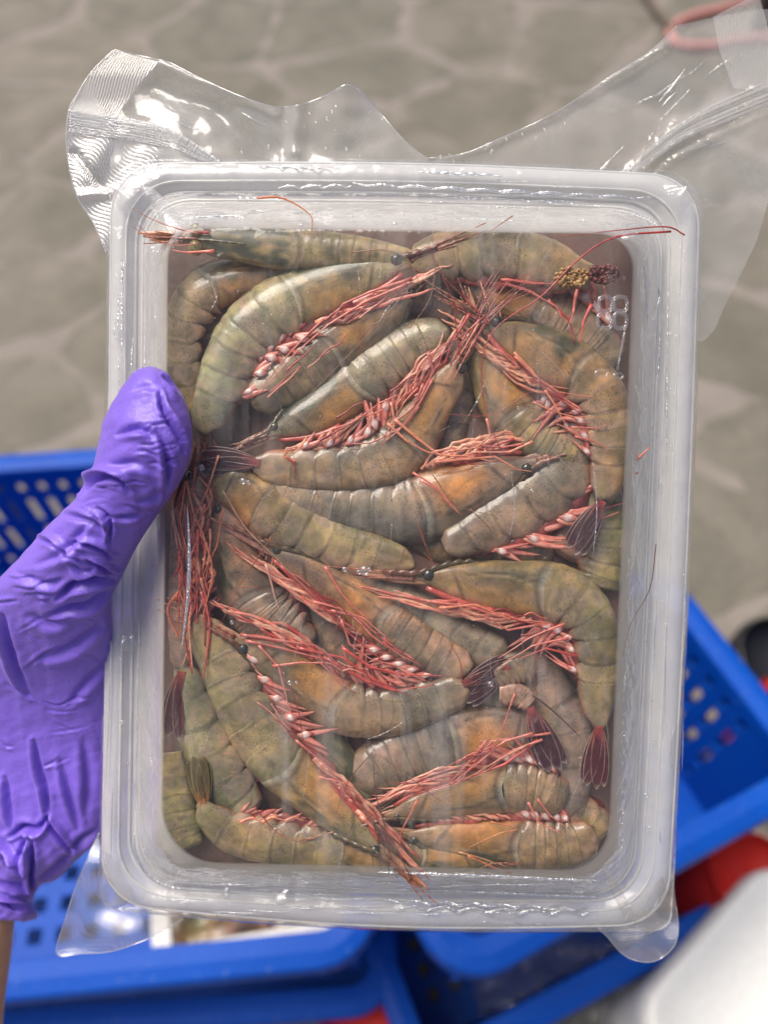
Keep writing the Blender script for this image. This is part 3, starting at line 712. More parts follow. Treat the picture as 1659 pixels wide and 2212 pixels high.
    if tail:
        (bx, by), (dx, dy), ln_, cols = tail; dl = math.hypot(dx, dy); dx /= dl; dy /= dl; nx, ny = -dy, dx
        hz = min(float(sp.top(L)) - .8, -1.0)
        for j, (ang, sw, ll, dz) in enumerate(((-.20, .115, .96, -.8), (.17, .125, .92, -.8), (-.08, .115, 1.0, -.3), (.09, .120, .97, -.3), (.01, .065, .62, .15))):
            s_ = np.linspace(0, 1, 22)[:, None]; th_ = np.linspace(0, 2 * math.pi, 20, endpoint=False)[None]
            ex, ey = dx * math.cos(ang) + nx * math.sin(ang), dy * math.cos(ang) + ny * math.sin(ang); fx, fy = -ey, ex
            prof = np.sin(np.clip(s_ * .93 + .07, 0, 1) ** 1.15 * math.pi) ** .55 if j < 4 else (1 - s_ * .9)
            wd = ln_ * sw * prof; v = wd * np.cos(th_)
            xx = bx + ex * ll * ln_ * s_ + fx * v; yy = by + ey * ll * ln_ * s_ + fy * v
            hh_ = hz + dz + .35 * np.sin(th_) * np.clip(prof, .2, 1) - .4 * s_ + (.25 * np.exp(-((np.abs(np.cos(th_)) - 1) / .2) ** 2))
            e = sstep(.90, 1.0, np.abs(np.cos(th_))) * sstep(.0, .25, s_) ; e = np.maximum(e, sstep(.93, 1, s_) + 0 * th_)
            ci = np.array(cols[0]) ; ce = np.array(cols[1]); cr = np.array(cols[2])
            C = ci + (cr - ci) * (sstep(.45, 0, s_) * .8 + 0 * th_)[..., None]
            C = C + (ce - C) * (e * (.9 if j < 4 else .3))[..., None]
            V = P(xx, yy, hh_).reshape(-1, 3)
            mesh('uropod' if j < 4 else 'telson', V, gridF(22, 20, True).tolist(), M_FIN, t, C.reshape(-1, 3))
    for nm, col, r_, h_, pl in list(extra):
        q = cat(pl, 26) if nm == 'feeler' else np.vstack([np.array(pl[i]) + (np.array(pl[i + 1]) - np.array(pl[i])) * f_ for i in range(len(pl) - 1) for f_ in (0, .2, .5, .8)] + [np.array(pl[-1])])
        n = len(q); ks = np.arange(n) / (n - 1)
        rad = r_ * 1e-3 * (np.linspace(1, .3, n) if nm == 'feeler' else (1 - .55 * ks) * np.where(np.arange(n) % 4 == 0, 1.1, .92))
        if nm != 'feeler': rad = rad * .52 * np.linspace(1.15, .7, n); q = q + np.stack([np.sin(ks * 5 + seed), np.cos(ks * 4 + len(pl))], -1) * 2.0
        V, F = tube(P(q[:, 0], q[:, 1], h_ + 0 * ks), rad, 8, flat=.75)
        cb = np.array(col) * rs.uniform(.75, 1.15); cc_ = np.repeat(cb[None] * (1 + .12 * np.sin(np.arange(n) * 2.0))[:, None], 8, 0)
        mesh('antenna' if nm == 'feeler' else 'walking_leg', V, F, M_LEG, t, cc_)
    return t

MAR = ((.10, .022, .026), (.52, .47, .32), (.40, .06, .05))      # tail colours: inside, edge, root
DRK = ((.075, .028, .030), (.50, .42, .38), (.38, .07, .06))
GLD = ((.10, .07, .02), (.40, .32, .10), (.52, .14, .03))
BRN = (.30, .08, .04); DR = (.33, .035, .03); SA = (.70, .28, .17); PK = (.62, .20, .16)
A = 'feeler'; Lg = 'leg'
# lowest layer first
shrimp('narrow grey strip of shrimp showing deep in the gap right of the central upright head', [(1010, 800, 30), (990, 870, 34), (975, 930, 34), (965, 1000, 30)], (1, 0), -9, tint='grey', head=False, plo=False, seed=31)
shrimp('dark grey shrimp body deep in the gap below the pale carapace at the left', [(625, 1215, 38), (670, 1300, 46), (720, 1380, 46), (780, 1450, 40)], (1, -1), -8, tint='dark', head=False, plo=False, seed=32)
shrimp('brownish shrimp body showing as a small triangle above the pale right middle head', [(900, 1150, 40), (960, 1175, 46), (1030, 1195, 50), (1110, 1200, 50), (1190, 1190, 45)], (0, 1), -9, tint='tan', head=False, seed=33, legs=False)
shrimp('shrimp against the right wall between the pointed tail fan and the bright head, mostly hidden', [(1300, 1060, 40), (1312, 1130, 44), (1308, 1200, 46), (1290, 1270, 44)], (1, 0), -6, tint='olive', head=False, plo=False, seed=34)
shrimp('purplish pink shrimp belly lying under the right hand swimmerets', [(1100, 880, 40), (1160, 960, 60), (1230, 1040, 70), (1260, 1130, 70), (1220, 1200, 60)], (-1, 0), -8, tint='pink', head=False, plo=False, seed=35)
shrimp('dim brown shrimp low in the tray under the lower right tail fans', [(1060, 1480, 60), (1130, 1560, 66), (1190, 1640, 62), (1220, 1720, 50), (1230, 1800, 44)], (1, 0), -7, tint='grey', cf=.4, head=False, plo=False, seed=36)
shrimp('shrimp low in the bottom right corner, mostly covered by the lowest right heads', [(1060, 1760, 46), (1140, 1768, 52), (1220, 1775, 54), (1275, 1780, 46), (1300, 1810, 34)], (0, 1), -8, tint='olive', head=False, plo=False, seed=37)
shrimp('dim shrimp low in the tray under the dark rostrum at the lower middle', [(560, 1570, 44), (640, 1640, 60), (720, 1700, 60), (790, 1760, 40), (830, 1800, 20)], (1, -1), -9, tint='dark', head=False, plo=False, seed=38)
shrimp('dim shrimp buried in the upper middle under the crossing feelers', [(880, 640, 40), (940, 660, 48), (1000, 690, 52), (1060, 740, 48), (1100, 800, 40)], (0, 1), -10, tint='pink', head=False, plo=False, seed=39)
shrimp('shrimp lying low along the left wall below the thumb, covered by red legs', [(425, 1010, 26), (415, 1090, 36), (408, 1170, 38), (404, 1260, 38), (398, 1350, 34), (392, 1440, 24)], (-1, 0), -4.5, tint='pink', head=True, seed=27,
       tail=((392, 1450), (-.13, 1), 150, MAR), orange=.5, legcol=SA,
       extra=[(Lg, SA, .55, -1.2, [(470, 985), (447, 1060), (425, 1110), (412, 1180)]), (Lg, SA, .6, -1.6, [(400, 1040), (420, 1120), (405, 1200), (440, 1290), (425, 1330)]),
              (Lg, (.6, .22, .12), .55, -1.4, [(398, 1040), (388, 1120), (405, 1190), (436, 1250)]), (Lg, PK, .6, -1.5, [(440, 1090), (432, 1150), (455, 1190), (440, 1270)]),
              (Lg, (.58, .2, .12), .5, -1.2, [(480, 1100), (468, 1180), (440, 1240), (452, 1290)]), (Lg, (.45, .10, .07), .7, -1.0, [(432, 1250), (446, 1290), (450, 1330)]),
              (A, (.42, .40, .22), .34, -1.0, [(425, 1200), (432, 1250), (446, 1300)]), (Lg, (.55, .16, .1), .7, -2.0, [(395, 1090), (402, 1150), (392, 1230), (415, 1300)]),
              (Lg, PK, .6, -2.0, [(420, 1010), (415, 1060), (395, 1130), (402, 1230)]), (Lg, RED, .9, -2.4, [(410, 1100), (420, 1180), (410, 1260), (425, 1330)])])
shrimp('shrimp in the top left corner behind the large curved one, bending down the wall', [(640, 560, 20), (570, 590, 38), (500, 605, 46), (440, 630, 50), (402, 685, 42), (392, 750, 36), (395, 820, 36), (402, 900, 30)], (-1, -1), -6, tint='olive', cf=.40, seed=26, legs=False, plo=False, orange=.6)
shrimp('shrimp with a big orange carapace under the top right one, head hidden to the left', [(960, 600, 26), (1030, 616, 42), (1100, 640, 52), (1165, 672, 58), (1230, 705, 60), (1290, 750, 50), (1320, 790, 40)], (0, 1), -5.5, tint='tan', cf=.55, seed=10, orange=1.5, green=.2, legcol=RED * .9, rost=False, eye=False,
       extra=[(Lg, PK, .9, -2.0, [(1090, 612), (1150, 630), (1200, 660), (1215, 690)]), (Lg, PK, 1.0, -2.0, [(1250, 623), (1240, 670), (1228, 700)]), (Lg, (.5, .08, .07), 1.0, -2.4, [(1185, 650), (1230, 690), (1240, 740)]),
              (Lg, (.6, .12, .1), .9, -2.2, [(1280, 660), (1260, 700), (1250, 740)]), (Lg, RED, .8, -2.8, [(1090, 606), (1170, 612), (1210, 600)])])
shrimp('grey green shrimp lying under the long diagonal one near the left wall', [(395, 1440, 20), (412, 1500, 38), (432, 1570, 50), (460, 1640, 56), (500, 1710, 56), (540, 1760, 40)], (-1, 0), -5.0, tint='green', head=False, plo=False, seed=24)
shrimp('curled shrimp end with white bands in the bottom left corner', [(372, 1640, 22), (378, 1700, 34), (386, 1750, 40), (396, 1795, 40), (412, 1830, 28)], 'up', -6, tint='olive', head=False, plo=False, seed=25)
shrimp('greenish shrimp seen from above with dark rostrum, between long diagonal and big grey ones', [(815, 1800, 10), (785, 1745, 26), (745, 1690, 46), (700, 1630, 58), (650, 1575, 58), (600, 1525, 50), (560, 1480, 40)], 'up', -5.5, tint='green', cf=.62, seed=28, orange=.6, green=1.4)
shrimp('grey shrimp seen from above with banded rings, in the middle under two heads', [(735, 1225, 20), (790, 1255, 30), (850, 1290, 34), (910, 1322, 38), (970, 1362, 44), (1030, 1400, 48), (1080, 1425, 44)], 'up', -4.6, tint='grey', head=False, plo=False, seed=15, green=.3)
shrimp('large grey shrimp with pale carapace edge, lower middle, half covered by the curled one', [(1190, 1580, 46), (1110, 1580, 66), (1030, 1590, 78), (950, 1610, 84), (880, 1635, 80), (815, 1665, 62), (780, 1700, 40)], (0, -1), -4.8, tint='grey', cf=.50, seed=19, eye=False, rost=False, orange=.7, green=.3, legcol=PK,
       extra=[(Lg, PK, .6, -1.4, [(1190, 1370 + 215), (1060, 1600), (990, 1690), (900, 1720)])])
shrimp('shrimp in the lower right whose body runs down from two fanned tails', [(1080, 1440, 30), (1150, 1468, 56), (1205, 1540, 58), (1228, 1630, 54), (1225, 1710, 44), (1200, 1760, 30)], (1, -1), -5.2, tint='grey', head=False, plo=False, seed=29)
shrimp('shrimp pointing right at the bottom centre with dark eye and orange feelers', [(1060, 1862, 12), (1010, 1862, 24), (950, 1856, 32), (890, 1846, 34), (820, 1842, 32), (760, 1838, 28)], (0, 1), -4.5, tint='olive', cf=.5, seed=22, legs=False, plo=False,
       extra=[(Lg, (.55, .18, .06), .6, -1.4, [(1010, 1850), (1060, 1870), (1105, 1885)]), (Lg, (.45, .25, .1), .5, -1.6, [(990, 1842), (1050, 1856), (1100, 1872)])])
shrimp('ringed shrimp along the bottom left wall with its tail fan bent upward', [(840, 1862, 24), (770, 1852, 38), (700, 1838, 46), (630, 1826, 48), (560, 1812, 48), (500, 1796, 44), (455, 1764, 32), (438, 1738, 22)], (0, 1), -3.2, tint='olive', cf=.24, head=True, eye=False, rost=False, seed=23, plo=True, white=False, ploscale=.55, legs=False,
       tail=((440, 1748), (-.12, -1), 118, GLD), extra=[(Lg, SA, 1.1, -1.6, [(520, 1778), (545, 1766), (562, 1772)]), (Lg, SA, 1.1, -1.6, [(568, 1778), (590, 1764), (612, 1770)]), (Lg, SA, 1.0, -1.6, [(618, 1776), (636, 1764), (655, 1772)])])
shrimp('shrimp with its head at the left in the very bottom right row, yellow carapace', [(870, 1802, 12), (940, 1808, 32), (1020, 1816, 46), (1100, 1822, 54), (1170, 1826, 54), (1235, 1822, 48), (1285, 1805, 34)], (0, 1), -3.6, tint='olive', cf=.62, seed=21, legcol=PK, orange=1.2,
       extra=[(Lg, PK, .55, -1.2, [(1160, 1728), (1190, 1760), (1230, 1790)]), (Lg, PK, .6, -1.3, [(1140, 1735), (1165, 1775), (1215, 1800)]), (A, (.5, .2, .08), .22, -.9, [(1060, 1800 - 25), (1120, 1790), (1080, 1800), (1010, 1832)])])
shrimp('yellowish shrimp lying level above the bottom right row, red legs along its upper side', [(830, 1765, 10), (890, 1745, 26), (960, 1728, 40), (1030, 1712, 50), (1095, 1702, 54), (1160, 1705, 50), (1220, 1730, 38)], (0, 1), -2.2, tint='tan', cf=.68, seed=20, legcol=(.52, .10, .08), orange=.9, green=.4,
       extra=[(Lg, SA, .7, -1.2, [(1140, 1610), (1080, 1640), (1010, 1680)]), (Lg, PK, .8, -1.3, [(1150, 1585), (1090, 1600), (1030, 1650), (980, 1690)]), (Lg, PK, .7, -1.5, [(1170, 1600), (1110, 1620), (1050, 1665)]),
              (Lg, RED, .9, -1.8, [(1160, 1600), (1090, 1650), (980, 1690), (900, 1715)]), (Lg, PK, .6, -1.1, [(1050, 1600), (1010, 1650), (968, 1695)]), (Lg, (.6, .16, .1), .5, -1.0, [(900, 1730), (870, 1790), (862, 1830)])])
shrimp('shrimp with pale carapace standing upright at the left, head up beneath the thumb side tail', [(478, 1075, 14), (488, 1130, 38), (505, 1195, 58), (530, 1260, 66), (565, 1320, 66), (610, 1365, 58), (660, 1410, 44)], (-1, 0), -3.4, tint='grey', cf=.60, seed=13, legcol=(.5, .3, .22), orange=.7, plo=False,
       extra=[(A, (.22, .10, .06), .2, -.8, [(585, 1160), (560, 1200), (520, 1260), (480, 1340)]), (Lg, (.55, .35, .28), .6, -1.2, [(572, 1220), (590, 1280), (612, 1330)])])
shrimp('slanting shrimp in the right middle whose tail end points down left', [(1262, 900, 34), (1250, 960, 54), (1212, 1025, 66), (1155, 1075, 64), (1090, 1115, 58), (1030, 1148, 48), (965, 1182, 32)], (-1, -1), -3.2, tint='grey', head=False, seed=11, green=1.0, ploscale=1.1)
shrimp('orange headed shrimp across the centre, salmon legs folded over it, dark eye at right', [(1160, 995, 14), (1110, 1010, 36), (1050, 1036, 56), (980, 1066, 74), (905, 1094, 78), (830, 1104, 68), (750, 1100, 60), (670, 1082, 50), (600, 1050, 36)], (0, 1), -2.6, tint='grey', cf=.46, seed=7, legcol=SA, orange=1.5, green=.2, plo=False,
       extra=[(Lg, SA, .75, -.9, [(835, 915), (875, 950), (925, 975), (985, 985)]), (Lg, SA, .8, -.8, [(850, 905), (900, 945), (950, 982), (1010, 985), (1070, 1000)]), (Lg, SA, .8, -.8, [(935, 998), (1000, 990), (1070, 985), (1120, 1015), (1150, 1020)]),
              (Lg, SA, .7, -.9, [(1050, 905), (1058, 940), (1030, 965), (970, 975)]), (Lg, PK, .7, -1.0, [(1130, 960), (1085, 965), (1040, 960), (960, 985)]), (Lg, (.68, .3, .2), .7, -.9, [(1150, 955), (1100, 975), (1030, 975), (930, 1000)]),
              (Lg, RED, .8, -1.4, [(1110, 950), (1060, 965), (1000, 985)]), (Lg, PK, .55, -.9, [(890, 1022), (940, 1050), (975, 1090), (998, 1112)]), (Lg, PK, .55, -.9, [(905, 1040), (950, 1060), (998, 1108)])])
shrimp('pale orange shrimp lying belly up against the large curved one at the upper left', [(905, 612, 16), (860, 640, 38), (805, 682, 60), (750, 725, 72), (690, 770, 74), (630, 810, 68), (580, 845, 56), (548, 868, 42)], (1, 1), -2.2, tint='tan', cf=.56, seed=4, legcol=PK, orange=1.2, green=.15)
shrimp('greenish shrimp slanting across the upper centre with its dark eyed head at the lower left', [(575, 940, 12), (625, 918, 34), (690, 888, 52), (760, 838, 62), (825, 790, 62), (880, 752, 54), (930, 728, 42), (965, 720, 26)], (-1, -1), -2.4, tint='green', cf=.52, seed=5, legcol=SA, orange=1.1, green=1.6,
       extra=[(Lg, (.66, .24, .15), .5, -.9, [(880, 850), (855, 875), (858, 915)]), (Lg, (.66, .24, .15), .5, -.9, [(905, 840), (870, 870), (850, 905)])])
shrimp('shrimp lying upside down in the right centre, head up, salmon legs crossing its belly', [(1028, 705, 12), (1045, 765, 32), (1072, 825, 50), (1105, 880, 58), (1148, 930, 54), (1200, 965, 44), (1250, 985, 34)], (-1, 1), -2.8, tint='olive', cf=.58, seed=8, ploscale=.6, legcol=SA, orange=.9, green=.3,
       extra=[(Lg, SA, .65, -.9, [(1108, 762), (1150, 800), (1180, 830), (1230, 840)]), (Lg, SA, .7, -.8, [(1110, 770), (1155, 810), (1210, 845), (1290, 860)]), (Lg, SA, .6, -.9, [(1150, 870), (1190, 885), (1240, 898), (1290, 900)]),
              (Lg, SA, .6, -.9, [(1175, 845), (1205, 880), (1235, 935)]), (Lg, PK, .5, -.9, [(1232, 925), (1290, 925), (1330 - 20, 915)]), (Lg, PK, .5, -.9, [(1240, 945), (1290, 955), (1320, 970)])])
shrimp('olive shrimp in the left centre, its ringed back arching to the lower right', [(462, 1020, 34), (505, 1052, 52), (560, 1088, 60), (620, 1125, 60), (690, 1160, 52), (760, 1185, 46), (830, 1203, 38), (885, 1218, 26)], (1, -1), -1.6, tint='olive', cf=.26, seed=12, eye=False, rost=False, legs=False, plo=False, green=.5,
       extra=[(A, (.30, .08, .05), .22, -.7, [(905, 1135), (920, 1180), (935, 1215)]), (A, (.4, .3, .22), .22, -.7, [(480, 1060), (530, 1140), (590, 1200), (680, 1290)])])
shrimp('diagonal shrimp in the centre with its head at the upper left and reddish gill line', [(568, 1178, 10), (620, 1208, 22), (690, 1252, 36), (760, 1298, 46), (830, 1345, 52), (890, 1385, 48), (950, 1418, 42), (1010, 1445, 32)], (1, -1), -1.8, tint='tan', cf=.62, seed=14, legcol=PK, orange=1.1, green=.3,
       extra=[(Lg, PK, .8, -.9, [(700, 1225), (730, 1270), (765, 1310), (800, 1340)]), (Lg, PK, .8, -1.0, [(712, 1320), (770, 1330), (830, 1380), (900, 1430)]), (Lg, PK, .7, -.9, [(672, 1300), (730, 1312), (790, 1335), (850, 1390)]),
              (Lg, (.6, .2, .16), .6, -1.1, [(760, 1330), (800, 1370), (860, 1410), (905, 1435)]), (Lg, RED, .8, -1.2, [(600, 1220), (680, 1290), (760, 1370), (830, 1430)]), (Lg, PK, .6, -1.0, [(735, 1340), (755, 1390), (800, 1420), (860, 1440)])])
shrimp('pale shrimp in the right middle, head at left, body turning down the right wall', [(895, 1246, 12), (960, 1254, 32), (1035, 1266, 50), (1110, 1274, 60), (1185, 1280, 64), (1245, 1305, 58), (1285, 1360, 50), (1292, 1430, 46), (1290, 1500, 38), (1296, 1565, 24)], (0, -1), -1.2, tint='olive', cf=.46, seed=16, legcol=PK, orange=.8, green=.5,
       tail=((1296, 1568), (-.13, 1), 138, MAR), ploscale=1.2,
       extra=[(Lg, PK, .7, -.9, [(930, 1300), (1020, 1310), (1080, 1330), (1150, 1340)]), (Lg, SA, .7, -.8, [(950, 1315), (1030, 1305), (1100, 1335), (1190, 1345)]), (Lg, PK, .7, -1.0, [(1170, 1350), (1100, 1360), (1050, 1330), (960, 1320)]),
              (Lg, PK, .7, -1.1, [(1220, 1350), (1140, 1380), (1075, 1420)]), (Lg, PK, .7, -1.1, [(1230, 1380), (1150, 1395), (1085, 1430)]), (Lg, RED, .8, -1.3, [(1250, 1420), (1180, 1400), (1120, 1420)]),
              (A, (.10, .07, .06), .16, -.3, [(1418, 1175), (1405, 1270), (1365, 1345), (1345, 1420)])])
shrimp('U shaped shrimp with a yellow orange carapace, lower centre, red legs on its upper side', [(505, 1380, 10), (560, 1408, 34), (620, 1442, 50), (680, 1488, 58), (740, 1525, 58), (800, 1540, 52), (865, 1535, 48), (930, 1515, 42), (1005, 1488, 32)], (-1, 1), -1.3, tint='tan', cf=.50, seed=18, legcol=RED * 1.2, orange=1.3, green=.2, ploscale=1.3, white=False,
       tail=((1000, 1478), (1, -.42), 118, DRK),
       extra=[(Lg, PK, .8, -.9, [(520, 1372), (600, 1382), (680, 1392), (740, 1440)]), (Lg, PK, .8, -.9, [(530, 1385), (610, 1400), (690, 1420), (745, 1475)]), (Lg, PK, .7, -.8, [(590, 1440), (650, 1430), (690, 1430), (770, 1500)]),
              (Lg, RED, .9, -1.1, [(640, 1400), (740, 1420), (810, 1470), (880, 1500)]), (Lg, RED, .9, -1.1, [(700, 1420), (790, 1470), (850, 1490), (940, 1480)]), (Lg, RED, .9, -1.2, [(740, 1400), (800, 1440), (870, 1455), (960, 1460)]), (Lg, PK, .6, -.9, [(560, 1395), (600, 1440), (620, 1520), (640, 1560)])])
shrimp('long slender shrimp running down from the left wall, head toward the bottom middle', [(835, 1850, 8), (785, 1805, 22), (725, 1755, 40), (665, 1700, 54), (605, 1640, 62), (555, 1575, 60), (515, 1505, 56), (480, 1430, 50), (440, 1360, 38), (425, 1335, 24)], (-1, 1), -1.1, tint='olive', cf=.44, seed=17, legcol=(.50, .12, .09), orange=1.0, green=.8, ploscale=1.0,
       tail=((424, 1345), (-.05, -1), 60, ((.3, .05, .05), (.5, .12, .1), (.45, .08, .06))),
       extra=[(Lg, PK, .6, -.9, [(640, 1600), (700, 1650), (760, 1720)]), (Lg, PK, .5, -.8, [(690, 1680), (740, 1690), (770, 1730)]), (A, (.22, .06, .04), .2, -.7, [(600, 1430), (640, 1520), (655, 1600)])])
shrimp('shrimp stretched along the upper left edge, seen from above, with two olive eyes', [(398, 516, 14), (440, 518, 30), (500, 524, 37), (570, 532, 42), (640, 538, 43), (700, 541, 40), (760, 544, 35), (820, 549, 28), (890, 556, 16)], 'up', -1.2, tint='olive', cf=.52, seed=1, orange=.3, green=1.6,
       extra=[(A, (.42, .10, .07), .2, -.5, [(430, 505), (370, 490), (320, 470), (285, 450)]), (A, (.42, .10, .07), .2, -.5, [(425, 515), (350, 512), (310, 505), (284, 488)]), (A, (.38, .10, .07), .18, -.5, [(430, 525), (380, 530), (330, 515), (292, 478)]),
              (Lg, (.75, .22, .14), .9, -1.4, [(460, 545), (410, 545), (372, 538)]), (Lg, (.55, .08, .08), .7, -1.2, [(450, 505), (410, 500), (388, 492)]), (A, (.60, .20, .06), .30, -.2, [(556, 428), (600, 426), (640, 442), (672, 468), (673, 500)])])
shrimp('headless olive shrimp arched along the top edge with white neck ring and loose orange roe', [(1250, 594, 34), (1195, 575, 50), (1130, 556, 55), (1060, 548, 55), (990, 548, 53), (930, 556, 42), (892, 570, 28)], (0, -1), -1.2, tint='olive', head=False, plo=False, seed=2, green=.1,
       extra=[(A, (.34, .07, .04), .22, -.5, [(1480, 508), (1440, 490), (1340, 497), (1200, 512)]), (A, DR, .28, -.4, [(1450, 500), (1330, 512), (1250, 560), (1170, 640), (1080, 700), (1045, 760), (1043, 850), (1060, 920), (1082, 970)]), (A, BRN, .16, -.5, [(1108, 466), (1070, 492), (1058, 500)]), (Lg, PK, .6, -1.2, [(1080, 606), (1150, 612), (1210, 610)])])
shrimp('large shrimp at the upper right with long green head, body bending down the wall', [(1045, 690, 12), (1095, 722, 36), (1150, 752, 52), (1208, 782, 62), (1262, 815, 60), (1303, 865, 52), (1317, 935, 46), (1317, 1005, 40), (1305, 1075, 28)], (1, -1), -1.0, tint='olive', cf=.46, seed=9, legcol=SA, orange=.7, green=.9, ploscale=1.4,
       tail=((1303, 1082), (-.62, 1), 132, DRK), extra=[(A, DR, .2, -.5, [(1060, 700), (1000, 640), (960, 600)])])
shrimp('central shrimp with head up and feelers spread to the top, body turning left', [(1000, 770, 20), (965, 825, 38), (925, 880, 50), (888, 935, 60), (845, 982, 60), (780, 1006, 50), (705, 1014, 46), (630, 1014, 42), (555, 1002, 28)], (1, 1), -1.0, tint='tan', cf=.40, seed=6, legcol=PK, orange=1.2, green=.2, rost=False, ploscale=1.0,
       tail=((560, 1000), (-1, -.06), 138, DRK),
       extra=[(Lg, PK, .8, -.8, [(925, 760), (935, 800), (905, 860), (870, 900), (845, 915)]), (Lg, PK, .7, -.8, [(915, 830), (890, 880), (850, 910), (830, 945)]), (Lg, SA, .7, -.8, [(845, 870), (850, 920), (835, 950)]), (Lg, PK, .7, -.8, [(935, 820), (905, 870), (860, 930), (825, 960)]),
              (Lg, (.62, .12, .1), .8, -.8, [(1040, 690), (1005, 720), (975, 790)]), (Lg, (.6, .10, .1), .8, -.8, [(1015, 680), (980, 730), (960, 790)]), (Lg, (.62, .18, .12), .7, -.8, [(1055, 690), (1020, 740), (975, 830)]), (Lg, SA, .6, -.7, [(1035, 700), (990, 770), (962, 830)]), (Lg, PK, .7, -.9, [(905, 880), (870, 920), (800, 955), (740, 960)]),
              (Lg, PK, .6, -.9, [(640, 998), (610, 985), (622, 970), (645, 968)]), (Lg, (.55, .1, .08), .5, -.8, [(622, 990), (634, 1010), (636, 1030)]), (A, BRN, .16, -.6, [(1040, 700), (1090, 650), (1150, 590)]), (A, BRN, .16, -.6, [(1050, 700), (1110, 640), (1165, 575)]), (A, DR, .2, -.6, [(995, 780), (985, 700), (975, 640), (930, 540)])])
shrimp('large curved shrimp at the upper left, head at right, body bending down left', [(885, 560, 14), (840, 578, 32), (785, 598, 46), (725, 618, 56), (660, 640, 64), (595, 672, 66), (535, 720, 62), (498, 780, 56), (470, 850, 48), (438, 925, 32)], (-1, -1), -1.0, tint='green', cf=.44, seed=3, legcol=PK, orange=.8, green=1.4, ploscale=.95,
       extra=[(Lg, PK, .8, -.9, [(890, 603), (800, 630), (740, 655), (715, 690)]), (Lg, PK, .7, -.9, [(880, 612), (790, 650), (710, 700), (640, 760), (560, 850)]), (Lg, RED, .8, -1.2, [(760, 650), (680, 710), (620, 760)]), (Lg, (.6, .2, .15), .5, -.9, [(700, 690), (620, 770), (540, 860)]),
              (A, (.25, .17, .1), .2, -.6, [(760, 545), (830, 540), (880, 560), (910, 620)]), (A, (.15, .11, .08), .14, -.4, [(870, 640), (760, 760), (660, 860), (560, 950)])])
# tails whose owners lie hidden
shrimp('short tail end poking out right of centre with a purple fan pointing down left', [(1150, 1440, 26), (1110, 1448, 28), (1072, 1466, 26)], (0, -1), -1.6, tint='dark', head=False, plo=False, seed=41, tail=((1100, 1440), (-.85, .62), 122, DRK))
shrimp('tail end below the centre right with a dark fan pointing down', [(1085, 1500, 18), (1120, 1500, 22), (1148, 1520, 20)], (0, -1), -1.3, tint='pink', head=False, plo=False, seed=42, tail=((1145, 1528), (.40, 1), 152, DRK),
       extra=[(A, (.06, .05, .04), .3, -.8, [(1150, 1500), (1200, 1540), (1255, 1593)]), (Lg, PK, .5, -.9, [(1115, 1500), (1090, 1560), (1060, 1620)])])
# stray feelers and thin legs lying over the shrimps, each belonging to the shrimp it lies on
SHR = [o for o in COL.objects if o.name.startswith('shrimp') and 'category' in o]
def proj(o):
    v = np.array(o.matrix_world.translation) - CAM; z = v @ AX; return np.array([v[0] / z / K + 829.5, 1106 - (v @ np.array([0, ca, sa])) / z / K])
SPX = np.array([proj(o) for o in SHR])
def strand(pl, r_, col, h_, nm='antenna'):
    q = cat(pl, 30); o = SHR[int(np.argmin(np.linalg.norm(SPX - q[15], axis=1)))]
    V, F = tube(P(q[:, 0], q[:, 1], h_ + 0 * q[:, 0]), r_ * 1e-3 * np.linspace(1, .45, 30), 6, flat=.8)
    mesh(nm, V, F, M_LEG, o, np.repeat(np.array(col)[None] * (1 + .25 * (np.arange(30) % 2))[:, None], 6, 0))
for k in range(44):                       # the tangle of orange legs along the left wall
    x = RNG.uniform(385, 455); y = RNG.uniform(1000, 1300); l_ = RNG.uniform(50, 190); d_ = RNG.uniform(-22, 22)
    strand([(x, y), (x + d_ + RNG.uniform(-8, 8), y + l_ * .4), (x - d_ * .3 + RNG.uniform(-10, 10), y + l_)], RNG.uniform(.22, .6), [(.58, .20, .11), (.45, .10, .08), (.62, .28, .2), (.30, .05, .04)][k % 4], RNG.uniform(-3.5, -.9), 'walking_leg')
for k in range(34):
    x, y = RNG.uniform(440, 1260), RNG.uniform(560, 1800); a_ = RNG.uniform(0, 6.28); l_ = RNG.uniform(60, 190); b2 = a_ + RNG.uniform(-.8, .8)
    p1 = (x + l_ * .5 * math.cos(a_), y + l_ * .5 * math.sin(a_)); p2 = (p1[0] + l_ * .5 * math.cos(b2), p1[1] + l_ * .5 * math.sin(b2))
    if 385 < p2[0] < 1330 and 520 < p2[1] < 1850: strand([(x, y), p1, p2], RNG.uniform(.07, .16), [(.10, .06, .04), (.28, .06, .04), (.20, .12, .07)][k % 3], -.75)
for k in range(26):                       # dark striped feelers meeting at the bottom middle and the top middle
    cx, cy, a0 = ((820, 1790, 1.0), (1040, 690, -.9))[k % 2]; a_ = a0 + RNG.uniform(-.35, .35) + (math.pi if RNG.uniform() < .35 else 0); l_ = RNG.uniform(70, 150)
    x, y = cx + RNG.uniform(-16, 16), cy + RNG.uniform(-16, 16); strand([(x, y), (x + l_ * .5 * math.cos(a_), y + l_ * .5 * math.sin(a_)), (x + l_ * math.cos(a_ + .1), y + l_ * math.sin(a_ + .1))], RNG.uniform(.12, .26), [(.10, .05, .04), (.26, .06, .05)][k % 2], RNG.uniform(-.8, -.6), 'antennule')
